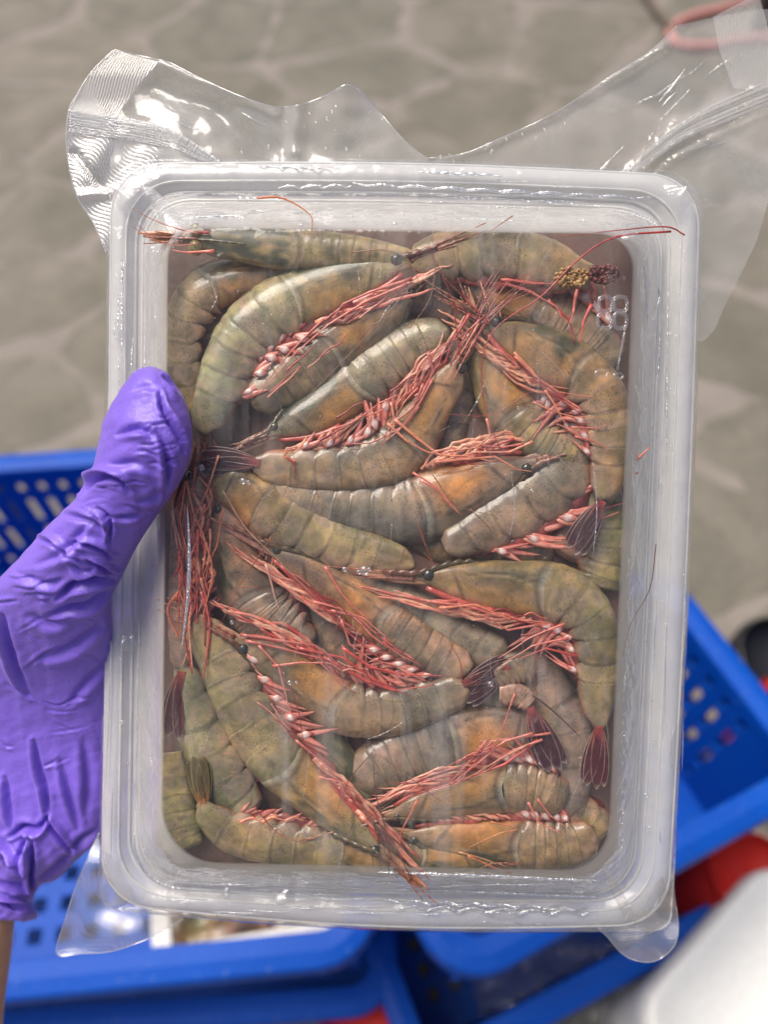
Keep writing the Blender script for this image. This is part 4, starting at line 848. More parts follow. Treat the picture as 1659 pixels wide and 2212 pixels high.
for k in range(70):                       # extra red gill and leg strands inside the main leg bundles
    (x0, y0, x1, y1, sp_) = ((560, 860, 860, 620, 14), (640, 960, 960, 800, 16), (850, 900, 960, 760, 18), (900, 990, 1130, 975, 16), (1060, 740, 1260, 880, 16), (600, 1230, 900, 1440, 16), (540, 1385, 960, 1490, 20), (930, 1310, 1220, 1350, 14), (530, 1470, 780, 1760, 12), (880, 1700, 1130, 1600, 14))[k % 10]
    t_ = RNG.uniform(0, .75); dx, dy = x1 - x0, y1 - y0; L_ = math.hypot(dx, dy); nx, ny = -dy / L_, dx / L_; o_ = RNG.uniform(-sp_, sp_); l_ = RNG.uniform(50, 110) / L_
    pl = [(x0 + dx * (t_ + l_ * f_) + nx * (o_ + RNG.uniform(-7, 7)), y0 + dy * (t_ + l_ * f_) + ny * (o_ + RNG.uniform(-7, 7))) for f_ in (0, .33, .66, 1)]
    strand(pl, RNG.uniform(.14, .34), [(.34, .045, .04), (.52, .13, .10), (.60, .26, .20), (.22, .03, .03)][k % 4], RNG.uniform(-1.4, -.7), 'gill_strand')
# loose roe and dark waste at the top right
for (cx, cy, n, rr_, colr, lab, ctg) in ((1236, 600, 300, 30, 0, 'clump of loose orange roe spilling from the headless shrimp at the top right', 'roe'), (1305, 592, 200, 27, 1, 'dark reddish brown torn flesh in the top right corner of the tray', 'shrimp flesh')):
    parts = []
    for k in range(n):
        a_ = RNG.uniform(0, 6.28); r_ = RNG.uniform(0, 1) ** .6 * rr_; q = P(cx + math.cos(a_) * r_ * 1.2, cy + math.sin(a_) * r_ * .75, -1.0 - RNG.uniform(0, 2.2))
        V, F = tube(np.stack([q + NRM * z for z in np.linspace(-.8e-3, .8e-3, 5)]), np.array([.3, .85, 1, .85, .3]) * RNG.uniform(.25e-3, .72e-3), 7, up=(1, 0, 0))
        parts.append((V, F))
    V, F, _ = join(parts); o = mesh('roe_clump' if not colr else 'torn_flesh', V, F, M_ROE if not colr else m_plain('torn_flesh', (.16, .045, .04), .3, .0005, 400, .4))
    tag(o, lab, ctg); o['kind'] = 'stuff'

# ------------------------------------------------------------------ the vacuum bag
bag = thing('vacuum_bag', 'clear vacuum bag shrunk round the tray, empty flaps sticking out at its corners', 'vacuum bag', tuple(P(830, 1180, 0)))
QF0 = Q_OUT + np.array([(-5, -5), (4, -5), (3, 4), (-3, 4)])
def wr(h, amp, k=1.0, seed=1):
    def f_(p, f):
        return h + amp * (sines(p, .085 * k, seed, 5) + .6 * sines(p, .19 * k, seed + 4, 5))
    return f_
rf = [95, 105, 42, 46]
FL = [loop(-.01, rf, wr(-27, .2), Q0=QF0), loop(0, rf, wr(-23, .4), Q0=QF0), loop(.01, rf, wr(-19.5, .5), Q0=QF0), loop(.04, rf, wr(-17.6, .5), Q0=QF0), loop(.08, rf, wr(-16.9, .45), Q0=QF0), loop(.13, rf, wr(-16.6, .45, 1, 2), Q0=QF0),
      loop(.18, rf, wr(-16.5, .45, 1, 2), Q0=QF0), loop(.24, 90, wr(-16.5, .4, 1, 3), Q0=QF0), loop(.31, 95, wr(-16.9, .35, 1, 3), Q0=QF0), loop(.38, 100, wr(-17.9, .3), Q0=QF0), loop(.46, 104, wr(-18.7, .25), Q0=QF0), loop(.54, 106, wr(-17.8, .25), Q0=QF0),
      loop(.62, 104, wr(-15.0, .2), Q0=QF0), loop(.70, 100, wr(-10.8, .2), Q0=QF0), loop(.78, 95, wr(-6.9, .2), Q0=QF0), loop(.86, 88, wr(-3.2, .15), Q0=QF0), loop(.93, 82, wr(-.6, .1), Q0=QF0), loop(.98, 76, wr(.45, .06), Q0=QF0), loop(1.03, 72, wr(.6, .06), Q0=QF0)]
for f in (1.15, 1.35, 1.6, 1.9, 2.3, 2.8, 3.3, 3.8, 4.3, 4.8, 5.2): FL.append(loop(f, max(70 - (f - 1) * 16, 1), wr(.62, .07, .3), False))
loft(FL, 'front_film', M_BAG, bag, True)
bk = [loop(-.005, rf, -27.2, Q0=QF0), loop(.05, rf, wr(-28, .3), Q0=QF0), loop(.3, 90, wr(-28.5, .5), False), loop(1, 70, wr(-28.5, .6), False), loop(3, 30, wr(-28.5, .4), False), loop(5, .5, -28.5, False)]
loft(bk, 'back_film', M_FLAP, bag, True)
def sheet(name, outline, h, mat, parent=bag, step=9, jitter=2.0, dense=12, colf=None):
    o_ = np.array(outline, float); pts = []
    for a_, b in zip(o_, np.roll(o_, -1, 0)):
        k = max(1, int(np.linalg.norm(b - a_) / dense)); pts += [a_ + (b - a_) * t_ for t_ in np.linspace(0, 1, k, endpoint=False)]
    m = len(pts); pts = np.array(pts)
    x0, y0 = pts.min(0); x1, y1 = pts.max(0)
    gx, gy = np.meshgrid(np.arange(x0, x1, step), np.arange(y0, y1, step)); g_ = np.stack([gx.ravel(), gy.ravel()], -1) + np.random.RandomState(3).uniform(-jitter, jitter, (gx.size, 2))
    allp = [Vector(p) for p in np.vstack([pts, g_])]
    r_ = delaunay_2d_cdt(allp, [(i, (i + 1) % m) for i in range(m)], [list(range(m))], 1, .01)
    v = np.array([tuple(p) for p in r_[0]]); F = [list(f) for f in r_[2]]
    hh_ = h(v[:, 0], v[:, 1]) if callable(h) else np.full(len(v), float(h))
    return mesh(name, P(v[:, 0], v[:, 1], hh_), F, mat, parent)
def seg_d(x, y, pl):
    """distance to a polyline and position along it"""
    best = np.full(np.shape(x), 1e9)
    for (ax, ay), (bx, by) in zip(pl[:-1], pl[1:]):
        dx, dy = bx - ax, by - ay; t_ = np.clip(((x - ax) * dx + (y - ay) * dy) / (dx * dx + dy * dy), 0, 1)
        best = np.minimum(best, np.hypot(x - ax - t_ * dx, y - ay - t_ * dy))
    return best
def hflap_left(x, y):
    p = np.stack([x, y], -1); h = -22 + .9 * fbm(p, .018, 21, 3)
    h = h + 5 * np.exp(-(np.hypot(x - 745, (y - 190) * .35) / 42) ** 2)
    h = h - 2.5 * np.exp(-(seg_d(x, y, [(330, 190), (450, 230), (520, 290), (560, 350)]) / 22) ** 2)
    h = h + 2.5 * np.exp(-(seg_d(x, y, [(640, 230), (635, 330)]) / 16) ** 2)
    h = h + 2.5 * np.exp(-(seg_d(x, y, [(345, 135), (430, 175), (590, 228)]) / 14) ** 2)
    return h
def smooth(pl, n=70): return [tuple(p) for p in cat(np.array(pl + [pl[0]], float), n)[:-1]]
top_left = [(330, 128), (350, 128), (372, 138), (430, 168), (500, 200), (560, 222), (600, 232), (650, 226), (700, 208), (735, 188), (752, 183), (775, 194), (800, 218), (830, 254), (870, 300), (905, 330), (925, 342), (925, 372), (700, 366), (480, 350), (400, 352), (250, 400), (240, 390), (235, 330), (244, 250), (290, 190)]
sheet('top_flap', top_left, hflap_left, M_FLAP)
def hflap_right(x, y):
    p = np.stack([x, y], -1); h = -22 + .8 * fbm(p, .014, 33, 3)
    for j, (off, am) in enumerate(((0, 1.5), (16, -1.2), (30, 1.6), (46, -1.2), (60, 1.0))):
        h = h + am * np.exp(-(seg_d(x, y, [(1330 + off * .7, 395 + off * .3), (1450, 285 + off), (1560, 225 + off), (1680, 170 + off)]) / (6 + j)) ** 2)
    h = h + 2.0 * np.exp(-(seg_d(x, y, [(925, 345), (1060, 305), (1200, 245), (1440, 100)]) / 10) ** 2)
    return h
top_right = [(925, 342), (1000, 332), (1080, 300), (1200, 243), (1320, 165), (1400, 115), (1465, 55), (1540, 38), (1640, 20), (1700, 20), (1720, 180), (1700, 330), (1662, 430), (1636, 520), (1598, 600), (1566, 662), (1545, 712), (1524, 735), (1490, 740), (1490, 500), (1400, 395), (1200, 375), (925, 365)]
sheet('top_flap', top_right, hflap_right, M_FLAP2)
# seal bands (ribbed strips) and folded edge
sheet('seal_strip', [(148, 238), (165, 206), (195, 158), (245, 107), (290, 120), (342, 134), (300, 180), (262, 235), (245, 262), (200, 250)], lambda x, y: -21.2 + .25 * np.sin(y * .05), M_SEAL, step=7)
for j in range(9):
    o_ = j * 5.5
    q = cat([(148, 240 + o_), (215, 250 + o_), (300, 262 + o_), (375, 285 + o_ * .9), (430, 318 + o_ * .62), (478, 352 + o_ * .2)], 60)
    hz = -20.6 + .5 * math.sin(j * 2.1)
    V, F = tube(P(q[:, 0], q[:, 1], hz + .12 * np.sin(np.arange(60) * 1.9)), .00042 * (1 - .35 * (j % 3 == 1)), 8, flat=.6); mesh('fold_ridge', V, F, M_SEAL, bag)
sheet('side_flap', [(146, 246), (240, 262), (300, 300), (400, 340), (440, 352), (330, 372), (260, 420), (240, 560), (228, 545), (200, 480), (168, 430), (150, 370), (142, 300)], lambda x, y: -21.5 + .5 * np.sin(x * .05 + y * .03) - 1.3 * np.exp(-(seg_d(x, y, [(160, 330), (225, 410)]) / 7) ** 2) + 1.6 * np.exp(-(seg_d(x, y, [(165, 425), (240, 415)]) / 9) ** 2), M_EMB, step=6)
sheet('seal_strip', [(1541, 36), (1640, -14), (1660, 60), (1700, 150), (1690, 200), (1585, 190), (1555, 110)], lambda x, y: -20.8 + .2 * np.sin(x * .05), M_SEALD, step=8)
for j in range(6):
    o_ = j * 9; q = cat([(1335 + o_ * .5, 392 - 2 * j), (1400, 325 + o_ * .6), (1480, 262 + o_ * .8), (1570, 215 + o_), (1690, 165 + o_)], 50)
    V, F = tube(P(q[:, 0], q[:, 1], -20.8 + .3 * math.sin(j * 2.0) + 0 * q[:, 0]), .00030 * (1 + .4 * (j % 2)), 8, flat=.5); mesh('fold_ridge', V, F, M_FLAP2, bag)
sheet('corner_flap', smooth([(212, 1800), (190, 1850), (165, 1910), (142, 1980), (122, 2060), (175, 2060), (235, 2056), (300, 2036), (350, 2012), (395, 1984), (300, 1960), (226, 1950)], 80), lambda x, y: -24 + 1.6 * np.sin((x + y) * .028) + .9 * np.sin(y * .05 - x * .02), M_EMB, step=6)
sheet('corner_flap', smooth([(1440, 1860), (1452, 1880), (1462, 1960), (1466, 2010), (1456, 2045), (1425, 2072), (1390, 2078), (1350, 2064), (1318, 2030), (1285, 1990), (1380, 1960)], 80), lambda x, y: -24 + 1.0 * np.sin(x * .06) + .9 * np.sin(y * .05), M_EMB, step=5)
# pleats where the film bunches at the corners, and the taut crease over the panel
def pleat(pts, hs, mat=M_PLEAT):
    p = np.array(pts, float); V = P(p[:, 0], p[:, 1], np.array(hs, float)); n = len(p); c = V.mean(0) + NRM * .0012
    return mesh('film_pleat', np.vstack([V, c[None]]), [[k, (k + 1) % n, n] for k in range(n)], mat, bag, smooth=False)
pleat([(236, 398), (262, 372), (330, 352), (372, 362), (330, 392), (282, 408)], [-18, -16, -16.5, -17, -15, -14])
pleat([(244, 404), (300, 410), (322, 436), (296, 470), (252, 450)], [-16, -14, -15, -15.6, -17])
pleat([(296, 400), (330, 405), (392, 470), (398, 500), (366, 505), (330, 450)], [-14, -14.5, -5, -1, -2, -10])
pleat([(1430, 400), (1486, 402), (1500, 430), (1470, 470), (1452, 430)], [-16, -13, -15, -16, -15])
pleat([(1486, 402), (1500, 398), (1560, 446), (1528, 448), (1498, 440)], [-13, -14, -18, -18, -16])
pleat([(1500, 620), (1528, 640), (1535, 672), (1512, 662)], [-16, -18, -21, -17])
pleat([(1306, 1870), (1326, 1890), (1372, 1975), (1352, 1990), (1322, 1930)], [-1, -5, -16, -16, -9])
pleat([(1360, 1985), (1400, 1962), (1440, 1990), (1404, 2020)], [-16, -13, -18, -19])
pleat([(1380, 1970), (1420, 1905), (1442, 1880), (1440, 1940), (1400, 1985)], [-15, -16, -19, -19, -16])
pleat([(216, 1830), (240, 1850), (290, 1940), (260, 1955), (222, 1962)], [-20, -16, -16, -17, -20])
pleat([(372, 1868), (392, 1872), (388, 1900), (366, 1916), (352, 1910)], [-3, -5, -10, -14, -12])
for pl, h_, r_ in (([(404, 1095), (408, 1180), (407, 1260), (401, 1330), (392, 1400)], [.8, 1.0, 1.0, .9, .7], .55), ([(392, 470), (520, 468), (505, 490), (470, 498)], [-3, -5, -3, -2], .2), ([(1282, 1000), (1290, 1100), (1282, 1200)], [.9] * 3, .14), ([(1105, 1020), (1112, 1100), (1100, 1160)], [.9] * 3, .10),
                   ([(1478, 1240), (1482, 1330), (1476, 1420)], [-16] * 3, .22), ([(240, 1320), (236, 1500), (228, 1700)], [-16.8] * 3, .20), ([(1440, 1345), (1437, 1520), (1432, 1600)], [-15.5] * 3, .16)):
    q = cat(np.c_[np.array(pl, float), np.array(h_, float)], 40); V, F = tube(P(q[:, 0], q[:, 1], q[:, 2]), np.sin(np.linspace(.25, 2.9, 40)) * r_ * 1e-3, 10, flat=.7)
    mesh('film_crease_glint', V, F, M_CREASE, bag)
def hsurf(x, y):
    """height of the film over a picture point: on the panel 0, down the wall, along the rim"""
    f = np.linspace(0, 1, 41); best = 1
    dl = min((x - (236 - (y - 346) * .0135)) / 132., ((1520 - (y - 374) * .0447) - x) / 146., (y - (346 + (x - 236) * .02)) / 146., ((1985 + (x - 600) * .03) - y) / 120.)
    return float(np.interp(dl, [0, .08, .2, .31, .38, .46, .54, .62, .70, .78, .86, .93, 1], [-21, -16.4, -16, -16.3, -17.2, -18, -17.2, -14.4, -10.2, -6.3, -2.7, -.2, .9]))
def wavy(x0, y0, x1, y1, am, per, n=90, ph=0.0):
    t_ = np.linspace(0, 1, n); x = x0 + (x1 - x0) * t_; y = y0 + (y1 - y0) * t_ - am * np.abs(np.sin(x / per * math.pi + ph)) + am * .4
    return x, y
for (x0, y0, x1, y1, am, per, r_) in ((815, 1884, 1300, 1903, 1, 400, .55), (880, 1922, 1290, 1938, 1, 300, .42), (830, 1948, 1270, 1966, 7, 62, .5), (850, 1962, 1290, 1976, 10, 66, .42), (860, 1990, 1180, 1998, 4, 60, .22),
                                      (700, 352, 1180, 366, .6, 500, .30), (905, 372, 1085, 380, 2.5, 45, .5), (760, 398, 1420, 430, 5, 72, .42), (600, 405, 760, 402, 6, 50, .30), (560, 360, 720, 366, 3, 38, .25), (930, 420, 1300, 446, 3, 50, .20),
                                      (300, 1340, 292, 1750, .5, 300, .22), (262, 560, 262, 780, .5, 300, .25), (1392, 560, 1400, 700, 1, 80, .3), (1444, 620, 1440, 1000, 1, 200, .2)):
    x, y = wavy(x0, y0, x1, y1, am, per); V, F = tube(P(x, y, np.array([hsurf(a_, b_) for a_, b_ in zip(x, y)]) + .35), (np.sin(np.linspace(.1, 3.04, 90)) ** .5 * (1 + .25 * np.sin(np.arange(90) * .45 + x0))) * r_ * 1e-3, 8, flat=.6)
    mesh('film_crease_glint', V, F, M_CREASE, bag)  # ridges added in pale, shiny film to give the rim its highlight lines
q = cat([(290, 1800), (292, 1840), (310, 1880), (340, 1905), (375, 1918), (400, 1920)], 60); V, F = tube(P(q[:, 0], q[:, 1], -15.5 + 0 * q[:, 0]), np.sin(np.linspace(.15, 3, 60)) * .00055, 8, flat=.6); mesh('film_crease_glint', V, F, M_CREASE, bag)
for pl, h_ in (([(245, 107), (290, 118), (345, 130), (372, 138), (430, 168), (500, 200), (560, 222), (600, 232), (650, 226), (700, 208), (735, 188), (752, 183), (775, 194), (800, 218), (830, 254), (870, 300), (905, 330), (925, 342)], 'L'),
               ([(925, 342), (1000, 332), (1080, 300), (1200, 243), (1320, 165), (1400, 115), (1465, 55)], 'R'), ([(245, 107), (195, 158), (165, 206), (148, 238), (142, 300), (150, 370), (168, 430), (200, 480), (228, 545)], -21),
               ([(212, 1800), (190, 1850), (165, 1910), (142, 1980), (122, 2060), (175, 2060), (235, 2056), (300, 2036), (350, 2012), (395, 1984)], 'C'), ([(1462, 1960), (1466, 2010), (1456, 2045), (1425, 2072), (1390, 2078), (1350, 2064), (1318, 2030), (1285, 1990)], 'D')):
    q = cat(pl, 120); x, y = q[:, 0], q[:, 1]
    hv = hflap_left(x, y) if h_ == 'L' else hflap_right(x, y) if h_ == 'R' else -24 + 1.6 * np.sin((x + y) * .028) + .9 * np.sin(y * .05 - x * .02) if h_ == 'C' else -24 + 1.0 * np.sin(x * .06) + .9 * np.sin(y * .05) if h_ == 'D' else h_ + 0 * x
    V, F = tube(P(x, y, hv), .00016, 6); mesh('film_edge_glint', V, F, M_EDGE, bag)  # pale, shiny tubes added so the film's edge shows a bright line
# fine tight wrinkles of the film down the sides of the rim
for k in range(56):
    s_ = RNG.randint(4); ln_ = RNG.uniform(30, 170); u_ = RNG.uniform()
    if s_ == 0: x0 = RNG.uniform(1395, 1500); y0 = 480 + 1350 * u_; x1 = x0 - .045 * ln_ + RNG.uniform(-3, 3); y1 = y0 + ln_
    elif s_ == 1: x0 = RNG.uniform(232, 330); y0 = 480 + 1350 * u_; x1 = x0 - .012 * ln_ + RNG.uniform(-3, 3); y1 = y0 + ln_
    elif s_ == 2: x0 = 300 + 1000 * u_; y0 = RNG.uniform(372, 480) + u_ * 20; x1 = x0 + ln_; y1 = y0 + .02 * ln_ + RNG.uniform(-4, 4)
    else: x0 = 300 + 950 * u_; y0 = RNG.uniform(1890, 1975) + u_ * 20; x1 = x0 + ln_; y1 = y0 + .02 * ln_ + RNG.uniform(-4, 4)
    if x0 < 420 and 770 < y0 < 1330: continue
    q = cat([(x0, y0), ((x0 + x1) / 2 + RNG.uniform(-4, 4), (y0 + y1) / 2 + RNG.uniform(-3, 3)), (x1, y1)], 24)
    V, F = tube(P(q[:, 0], q[:, 1], np.array([hsurf(a_, b_) for a_, b_ in q]) + .25), np.sin(np.linspace(.1, 3.04, 24)) * RNG.uniform(.10, .26) * 1e-3, 6, flat=.6); mesh('film_crease_glint', V, F, M_CREASE, bag)
for k in range(40):
    x0, y0 = RNG.uniform(400, 1320), RNG.uniform(520, 1800); a_ = math.pi / 2 + RNG.normal() * .35; l_ = RNG.uniform(25, 120); b2 = a_ + RNG.uniform(-.3, .3)
    q = cat([(x0, y0), (x0 + l_ * .5 * math.cos(a_), y0 + l_ * .5 * math.sin(a_)), (x0 + l_ * .5 * (math.cos(a_) + math.cos(b2)), min(1850, y0 + l_ * .5 * (math.sin(a_) + math.sin(b2))))], 24)
    V, F = tube(P(q[:, 0], q[:, 1], .85 + 0 * q[:, 0]), np.sin(np.linspace(.1, 3.04, 24)) * RNG.uniform(.06, .15) * 1e-3, 6, flat=.6); mesh('film_crease_glint', V, F, M_PLEAT, bag)
for k in range(34):
    side = k % 2
    if side: x0, y0 = RNG.uniform(1180, 1560), RNG.uniform(150, 400); a_ = -.62 + RNG.normal() * .25; ok = y0 > 345 - (x0 - 925) * .44 + 14
    else: x0, y0 = RNG.uniform(350, 860), RNG.uniform(160, 330); a_ = RNG.choice([.9, -1.3, .45]) + RNG.normal() * .2; ok = y0 > 140 + (x0 - 345) * .33 and abs(x0 - 745) * .45 + 195 < y0 or x0 < 560 and y0 > 150 + (x0 - 345) * .40
    if not ok: continue
    l_ = RNG.uniform(30, 110); x1, y1 = x0 + l_ * math.cos(a_), y0 + l_ * math.sin(a_)
    if not side and (y1 < 150 + (x1 - 345) * .38 or x1 > 880): continue
    if side and y1 < 345 - (x1 - 925) * .44 + 20: continue
    q = cat([(x0, y0), ((x0 + x1) / 2 + RNG.uniform(-5, 5), (y0 + y1) / 2 + RNG.uniform(-5, 5)), (x1, y1)], 20)
    hv = (hflap_right if side else hflap_left)(q[:, 0], q[:, 1]) + .3
    V, F = tube(P(q[:, 0], q[:, 1], hv), np.sin(np.linspace(.1, 3.04, 20)) * RNG.uniform(.10, .30) * 1e-3, 6, flat=.6); mesh('film_crease_glint', V, F, M_PLEAT, bag)
# air bubbles caught under the film
def bubble(x, y, r):
    h = hsurf(x, y); rr_ = r * MM * 1e-3; th_ = np.linspace(0, math.pi, 9); ph = np.linspace(0, 2 * math.pi, 14, endpoint=False); c = P(x, y, h - .15)
    e1 = np.array([1, 0, 0.]); e2 = np.cross(NRM, e1); e2 /= np.linalg.norm(e2)
    V = np.array([c + rr_ * (math.sin(a_) * (math.cos(b) * e1 + math.sin(b) * e2) + .55 * math.cos(a_) * NRM) for a_ in th_ for b in ph])
    return V, gridF(9, 14, True).tolist()
bl = [(520, 430, 8), (536, 431, 8), (550, 429, 5), (440, 442, 4), (428, 444, 3), (458, 440, 4), (600, 432, 4), (616, 431, 4), (650, 487, 5), (853, 485, 7), (718, 470, 3), (330, 538, 7), (342, 546, 5)]
for k in range(13): bl.append((1058 + k * 9.2, 450 + 2 * math.sin(k * 1.7), [6, 4, 6.5, 5, 5.5, 4, 5, 3.5, 5, 4, 3.5, 4, 4.5][k]))
for k in range(13): bl.append((1326 + k * 7.6, 457 + .19 * k * k, 5.5 - .1 * k))
for x, y, r in ((1347, 1585, 8), (1349, 1628, 6), (1346, 1648, 5), (1344, 1706, 9), (1343, 1752, 9), (1342, 1775, 8), (1342, 1809, 11), (1341, 1828, 7), (1346, 1560, 4), (1352, 1480, 4), (1354, 1452, 5), (1355, 1440, 4), (1350, 1530, 5), (1396, 1718, 7), (1404, 1790, 6),
                (788, 1233, 12), (775, 1236, 6), (798, 1230, 5), (524, 1040, 8), (536, 1042, 5), (435, 1010, 7), (625, 1475, 6), (640, 1474, 4), (500, 1345, 5), (744, 1230, 6), (1415, 1600, 5), (258, 1420, 4), (262, 1560, 6), (1060, 1478, 7), (1150, 1060, 4), (1120, 880, 3)): bl.append((x, y, r))
for k in range(26): bl.append((1356 - k * .35 + RNG.uniform(-1.5, 1.5), 1300 + k * 10.5 + RNG.uniform(-4, 4), RNG.uniform(1.2, 2.6)))
for k in range(60):
    s = RNG.randint(4); u_ = RNG.uniform()
    x, y = [(260 + 1230 * u_, RNG.uniform(420, 485)), (RNG.uniform(1390, 1480), 480 + 1450 * u_), (260 + 1160 * u_, RNG.uniform(1900, 1985)), (RNG.uniform(250, 340), 480 + 1400 * u_)][s]
    if 780 < y < 1320 and x < 420: continue
    bl.append((x, y, RNG.uniform(1.5, 4.5)))
for k in range(70): bl.append((RNG.uniform(400, 1340), RNG.uniform(520, 1840), RNG.uniform(.8, 1.9)))
for x, y, r in bl:
    if not (x < 415 and 790 < y < 1300):
        V, F = bubble(x, y, r); mesh('air_bubble', V, F, M_BUB, bag)
# water drops on the outside of the top flap
for k in range(46):
    x, y = RNG.uniform(500, 860), RNG.uniform(205, 345)
    if k > 30: x = RNG.uniform(950, 1250); y = 340 - (x - 950) * .3 + RNG.uniform(-2, 25)
    elif y < 190 + abs(x - 745) * .45: continue
    rr_ = RNG.uniform(.9, 3.2) * MM * 1e-3; st = RNG.uniform(1, 2.3); c = P(x, y, -16.5 if k <= 30 else -19)
    th_ = np.linspace(0, math.pi, 7); ph = np.linspace(0, 2 * math.pi, 10, endpoint=False); e1 = np.array([1, 0, 0.]); e2 = np.cross(NRM, e1)
    V = np.array([c + rr_ * (math.sin(a_) * (math.cos(b) * e1 * .8 + math.sin(b) * e2 * st) + .5 * math.cos(a_) * NRM) for a_ in th_ for b in ph])
    mesh('water_drop', V, gridF(7, 10, True), M_BUB, bag)
# frosty flattened pockets along the lower rim
for cx, cy, rx, ry in ((545, 1897, 62, 11), (700, 1893, 75, 13), (612, 1937, 22, 17), (725, 1928, 40, 9), (1258, 1912, 23, 20), (1090, 1975, 50, 10), (276, 1388, 18, 20), (430, 470, 60, 15), (490, 1930, 8, 12), (1230, 1962, 45, 12), (1376, 505, 30, 24)):
    a_ = np.linspace(0, 2 * math.pi, 36, endpoint=False); rr_ = 1 + .08 * np.sin(3 * a_ + cx) + .05 * np.sin(5 * a_)
    V = [P(cx, cy, hsurf(cx, cy) + .95)]
    for f_, dz in ((.75, .9), (1.0, .3)):
        for q in range(36):
            xx = cx + rx * rr_[q] * f_ * math.copysign(abs(math.cos(a_[q])) ** .7, math.cos(a_[q])); yy = cy + ry * rr_[q] * f_ * math.sin(a_[q]); V.append(P(xx, yy, hsurf(xx, yy) + dz))
    F = [[0, 1 + q, 1 + (q + 1) % 36] for q in range(36)] + [[1 + q, 37 + q, 37 + (q + 1) % 36, 1 + (q + 1) % 36] for q in range(36)]
    mesh('air_pocket', V, F, M_PLEAT, bag)

# ------------------------------------------------------------------ the gloved hand
secs = [ # left (x, y), right (x, y), centre height, half thickness
    ((316, 791), (330, 791), 6, 2.0), ((300, 795), (348, 796), 6, 4.5), ((284, 804), (361, 807), 6.5, 6.5), ((262, 838), (385, 840), 7.5, 8), ((246, 866), (400, 866), 8, 9), ((219, 914), (413, 914), 8.5, 10),
    ((210, 967), (414, 973), 8, 10.5), ((200, 1010), (399, 1022), 6.5, 10.5), ((176, 1056), (370, 1071), 4, 10.5), ((142, 1100), (340, 1112), 1.5, 11), ((89, 1150), (296, 1180), -2.5, 12), ((30, 1213), (263, 1246), -8, 13.5),
    ((-20, 1270), (240, 1300), -14, 14.5), ((-90, 1370), (250, 1400), -24, 15), ((-140, 1480), (268, 1500), -35, 15), ((-160, 1600), (280, 1620), -41, 15), ((-155, 1720), (262, 1745), -42, 15), ((-135, 1800), (228, 1808), -41, 14),
    ((-120, 1845), (172, 1850), -41, 14), ((-105, 1880), (118, 1885), -42, 13.5), ((-100, 1915), (84, 1916), -43, 13.5), ((-100, 1945), (70, 1944), -43, 13.5), ((-104, 1966), (78, 1966), -43, 14.3), ((-108, 1980), (82, 1978), -43, 14.6), ((-106, 1990), (76, 1988), -43, 14.0)]
sv = np.array([[*a_, *b, c_, d_] for a_, b, c_, d_ in secs], float)
mid = np.c_[(sv[:, 0] + sv[:, 2]) / 2, (sv[:, 1] + sv[:, 3]) / 2, sv]
dn = cat(mid, 150)[:, 2:]
m = 64; th = np.linspace(0, 2 * math.pi, m, endpoint=False)
V = []
for r_ in dn:
    cx, cy = (r_[0] + r_[2]) / 2, (r_[1] + r_[3]) / 2; hx, hy = (r_[2] - r_[0]) / 2, (r_[3] - r_[1]) / 2
    c, s_ = np.cos(th), np.sin(th); se = np.sign(s_) * np.abs(s_) ** .85
    V.append(P(cx + hx * c, cy + hy * c, r_[4] + r_[5] * se))
V = np.array(V).reshape(-1, 3); F = gridF(len(dn), m, True).tolist(); F.append(list(range(m))[::-1]); F.append([(len(dn) - 1) * m + k for k in range(m)])
parts = [(V, F)]
for y0, x1, y1, ln_ in ((1385, 560, 1150, 1), (1500, 640, 1330, 1), (1610, 650, 1500, 1), (1720, 600, 1660, 1)):
    q = cat([(120, y0 + 40, -46, 9.5), (260, y0, -46, 9.5), (400, (y0 * 2 + y1) / 3, -41, 9.3), (520, (y0 + y1 * 2) / 3, -39, 8.8), (x1, y1, -37.5, 7.8), (x1 + 16, y1 - 6, -37.5, 4)], 40)
    VV, FF = tube(P(q[:, 0], q[:, 1], q[:, 2]), q[:, 3] * 1e-3, 20); parts.append((VV, FF))
V, F, _ = join(parts)
b = NB('nitrile'); co = b.coord()
cc = b.ramp(b.noise(40, 4, .6, .2, co).outputs[0], [(.3, (.185, .105, .60)), (.7, (.22, .130, .68))])
n_a = b.noise(260, 4, .65, .8, co).outputs[0]; n_b = b.noise(1500, 3, .6, 0, co).outputs[0]
nr = b.bump(n_b, .00018, .6, b.bump(n_a, .0006, .55))
M_GLOVE = b.done(b.bsdf(cc, .40, nr, Coat_Weight=.08, Coat_Roughness=.3, Sheen_Weight=.1, Specular_IOR_Level=.5))
person = thing('person', 'left hand in a purple disposable glove gripping the tray from the left side', 'person', tuple(P(80, 1500, -40)))
tmp = mesh('glove', V, F, M_GLOVE)
rm = tmp.modifiers.new('r', 'REMESH'); rm.mode = 'VOXEL'; rm.voxel_size = .00055; rm.use_smooth_shade = True
smm = tmp.modifiers.new('s', 'SMOOTH'); smm.iterations = 6; smm.factor = .6
dg = bpy.context.evaluated_depsgraph_get(); me = bpy.data.meshes.new_from_object(tmp.evaluated_get(dg)); bpy.data.objects.remove(tmp)
n = len(me.vertices); co_ = np.empty(n * 3); me.vertices.foreach_get('co', co_); co_ = co_.reshape(-1, 3)
no_ = np.empty(n * 3); me.vertices.foreach_get('normal', no_); no_ = no_.reshape(-1, 3)
rel = co_ - CAM; zc = rel @ AX; upv = np.array([0, ca, sa]); px = rel[:, 0] / zc / K + 829.5; py = 1106 - (rel @ upv) / zc / K
facing = sstep(-.15, .35, no_ @ NRM)
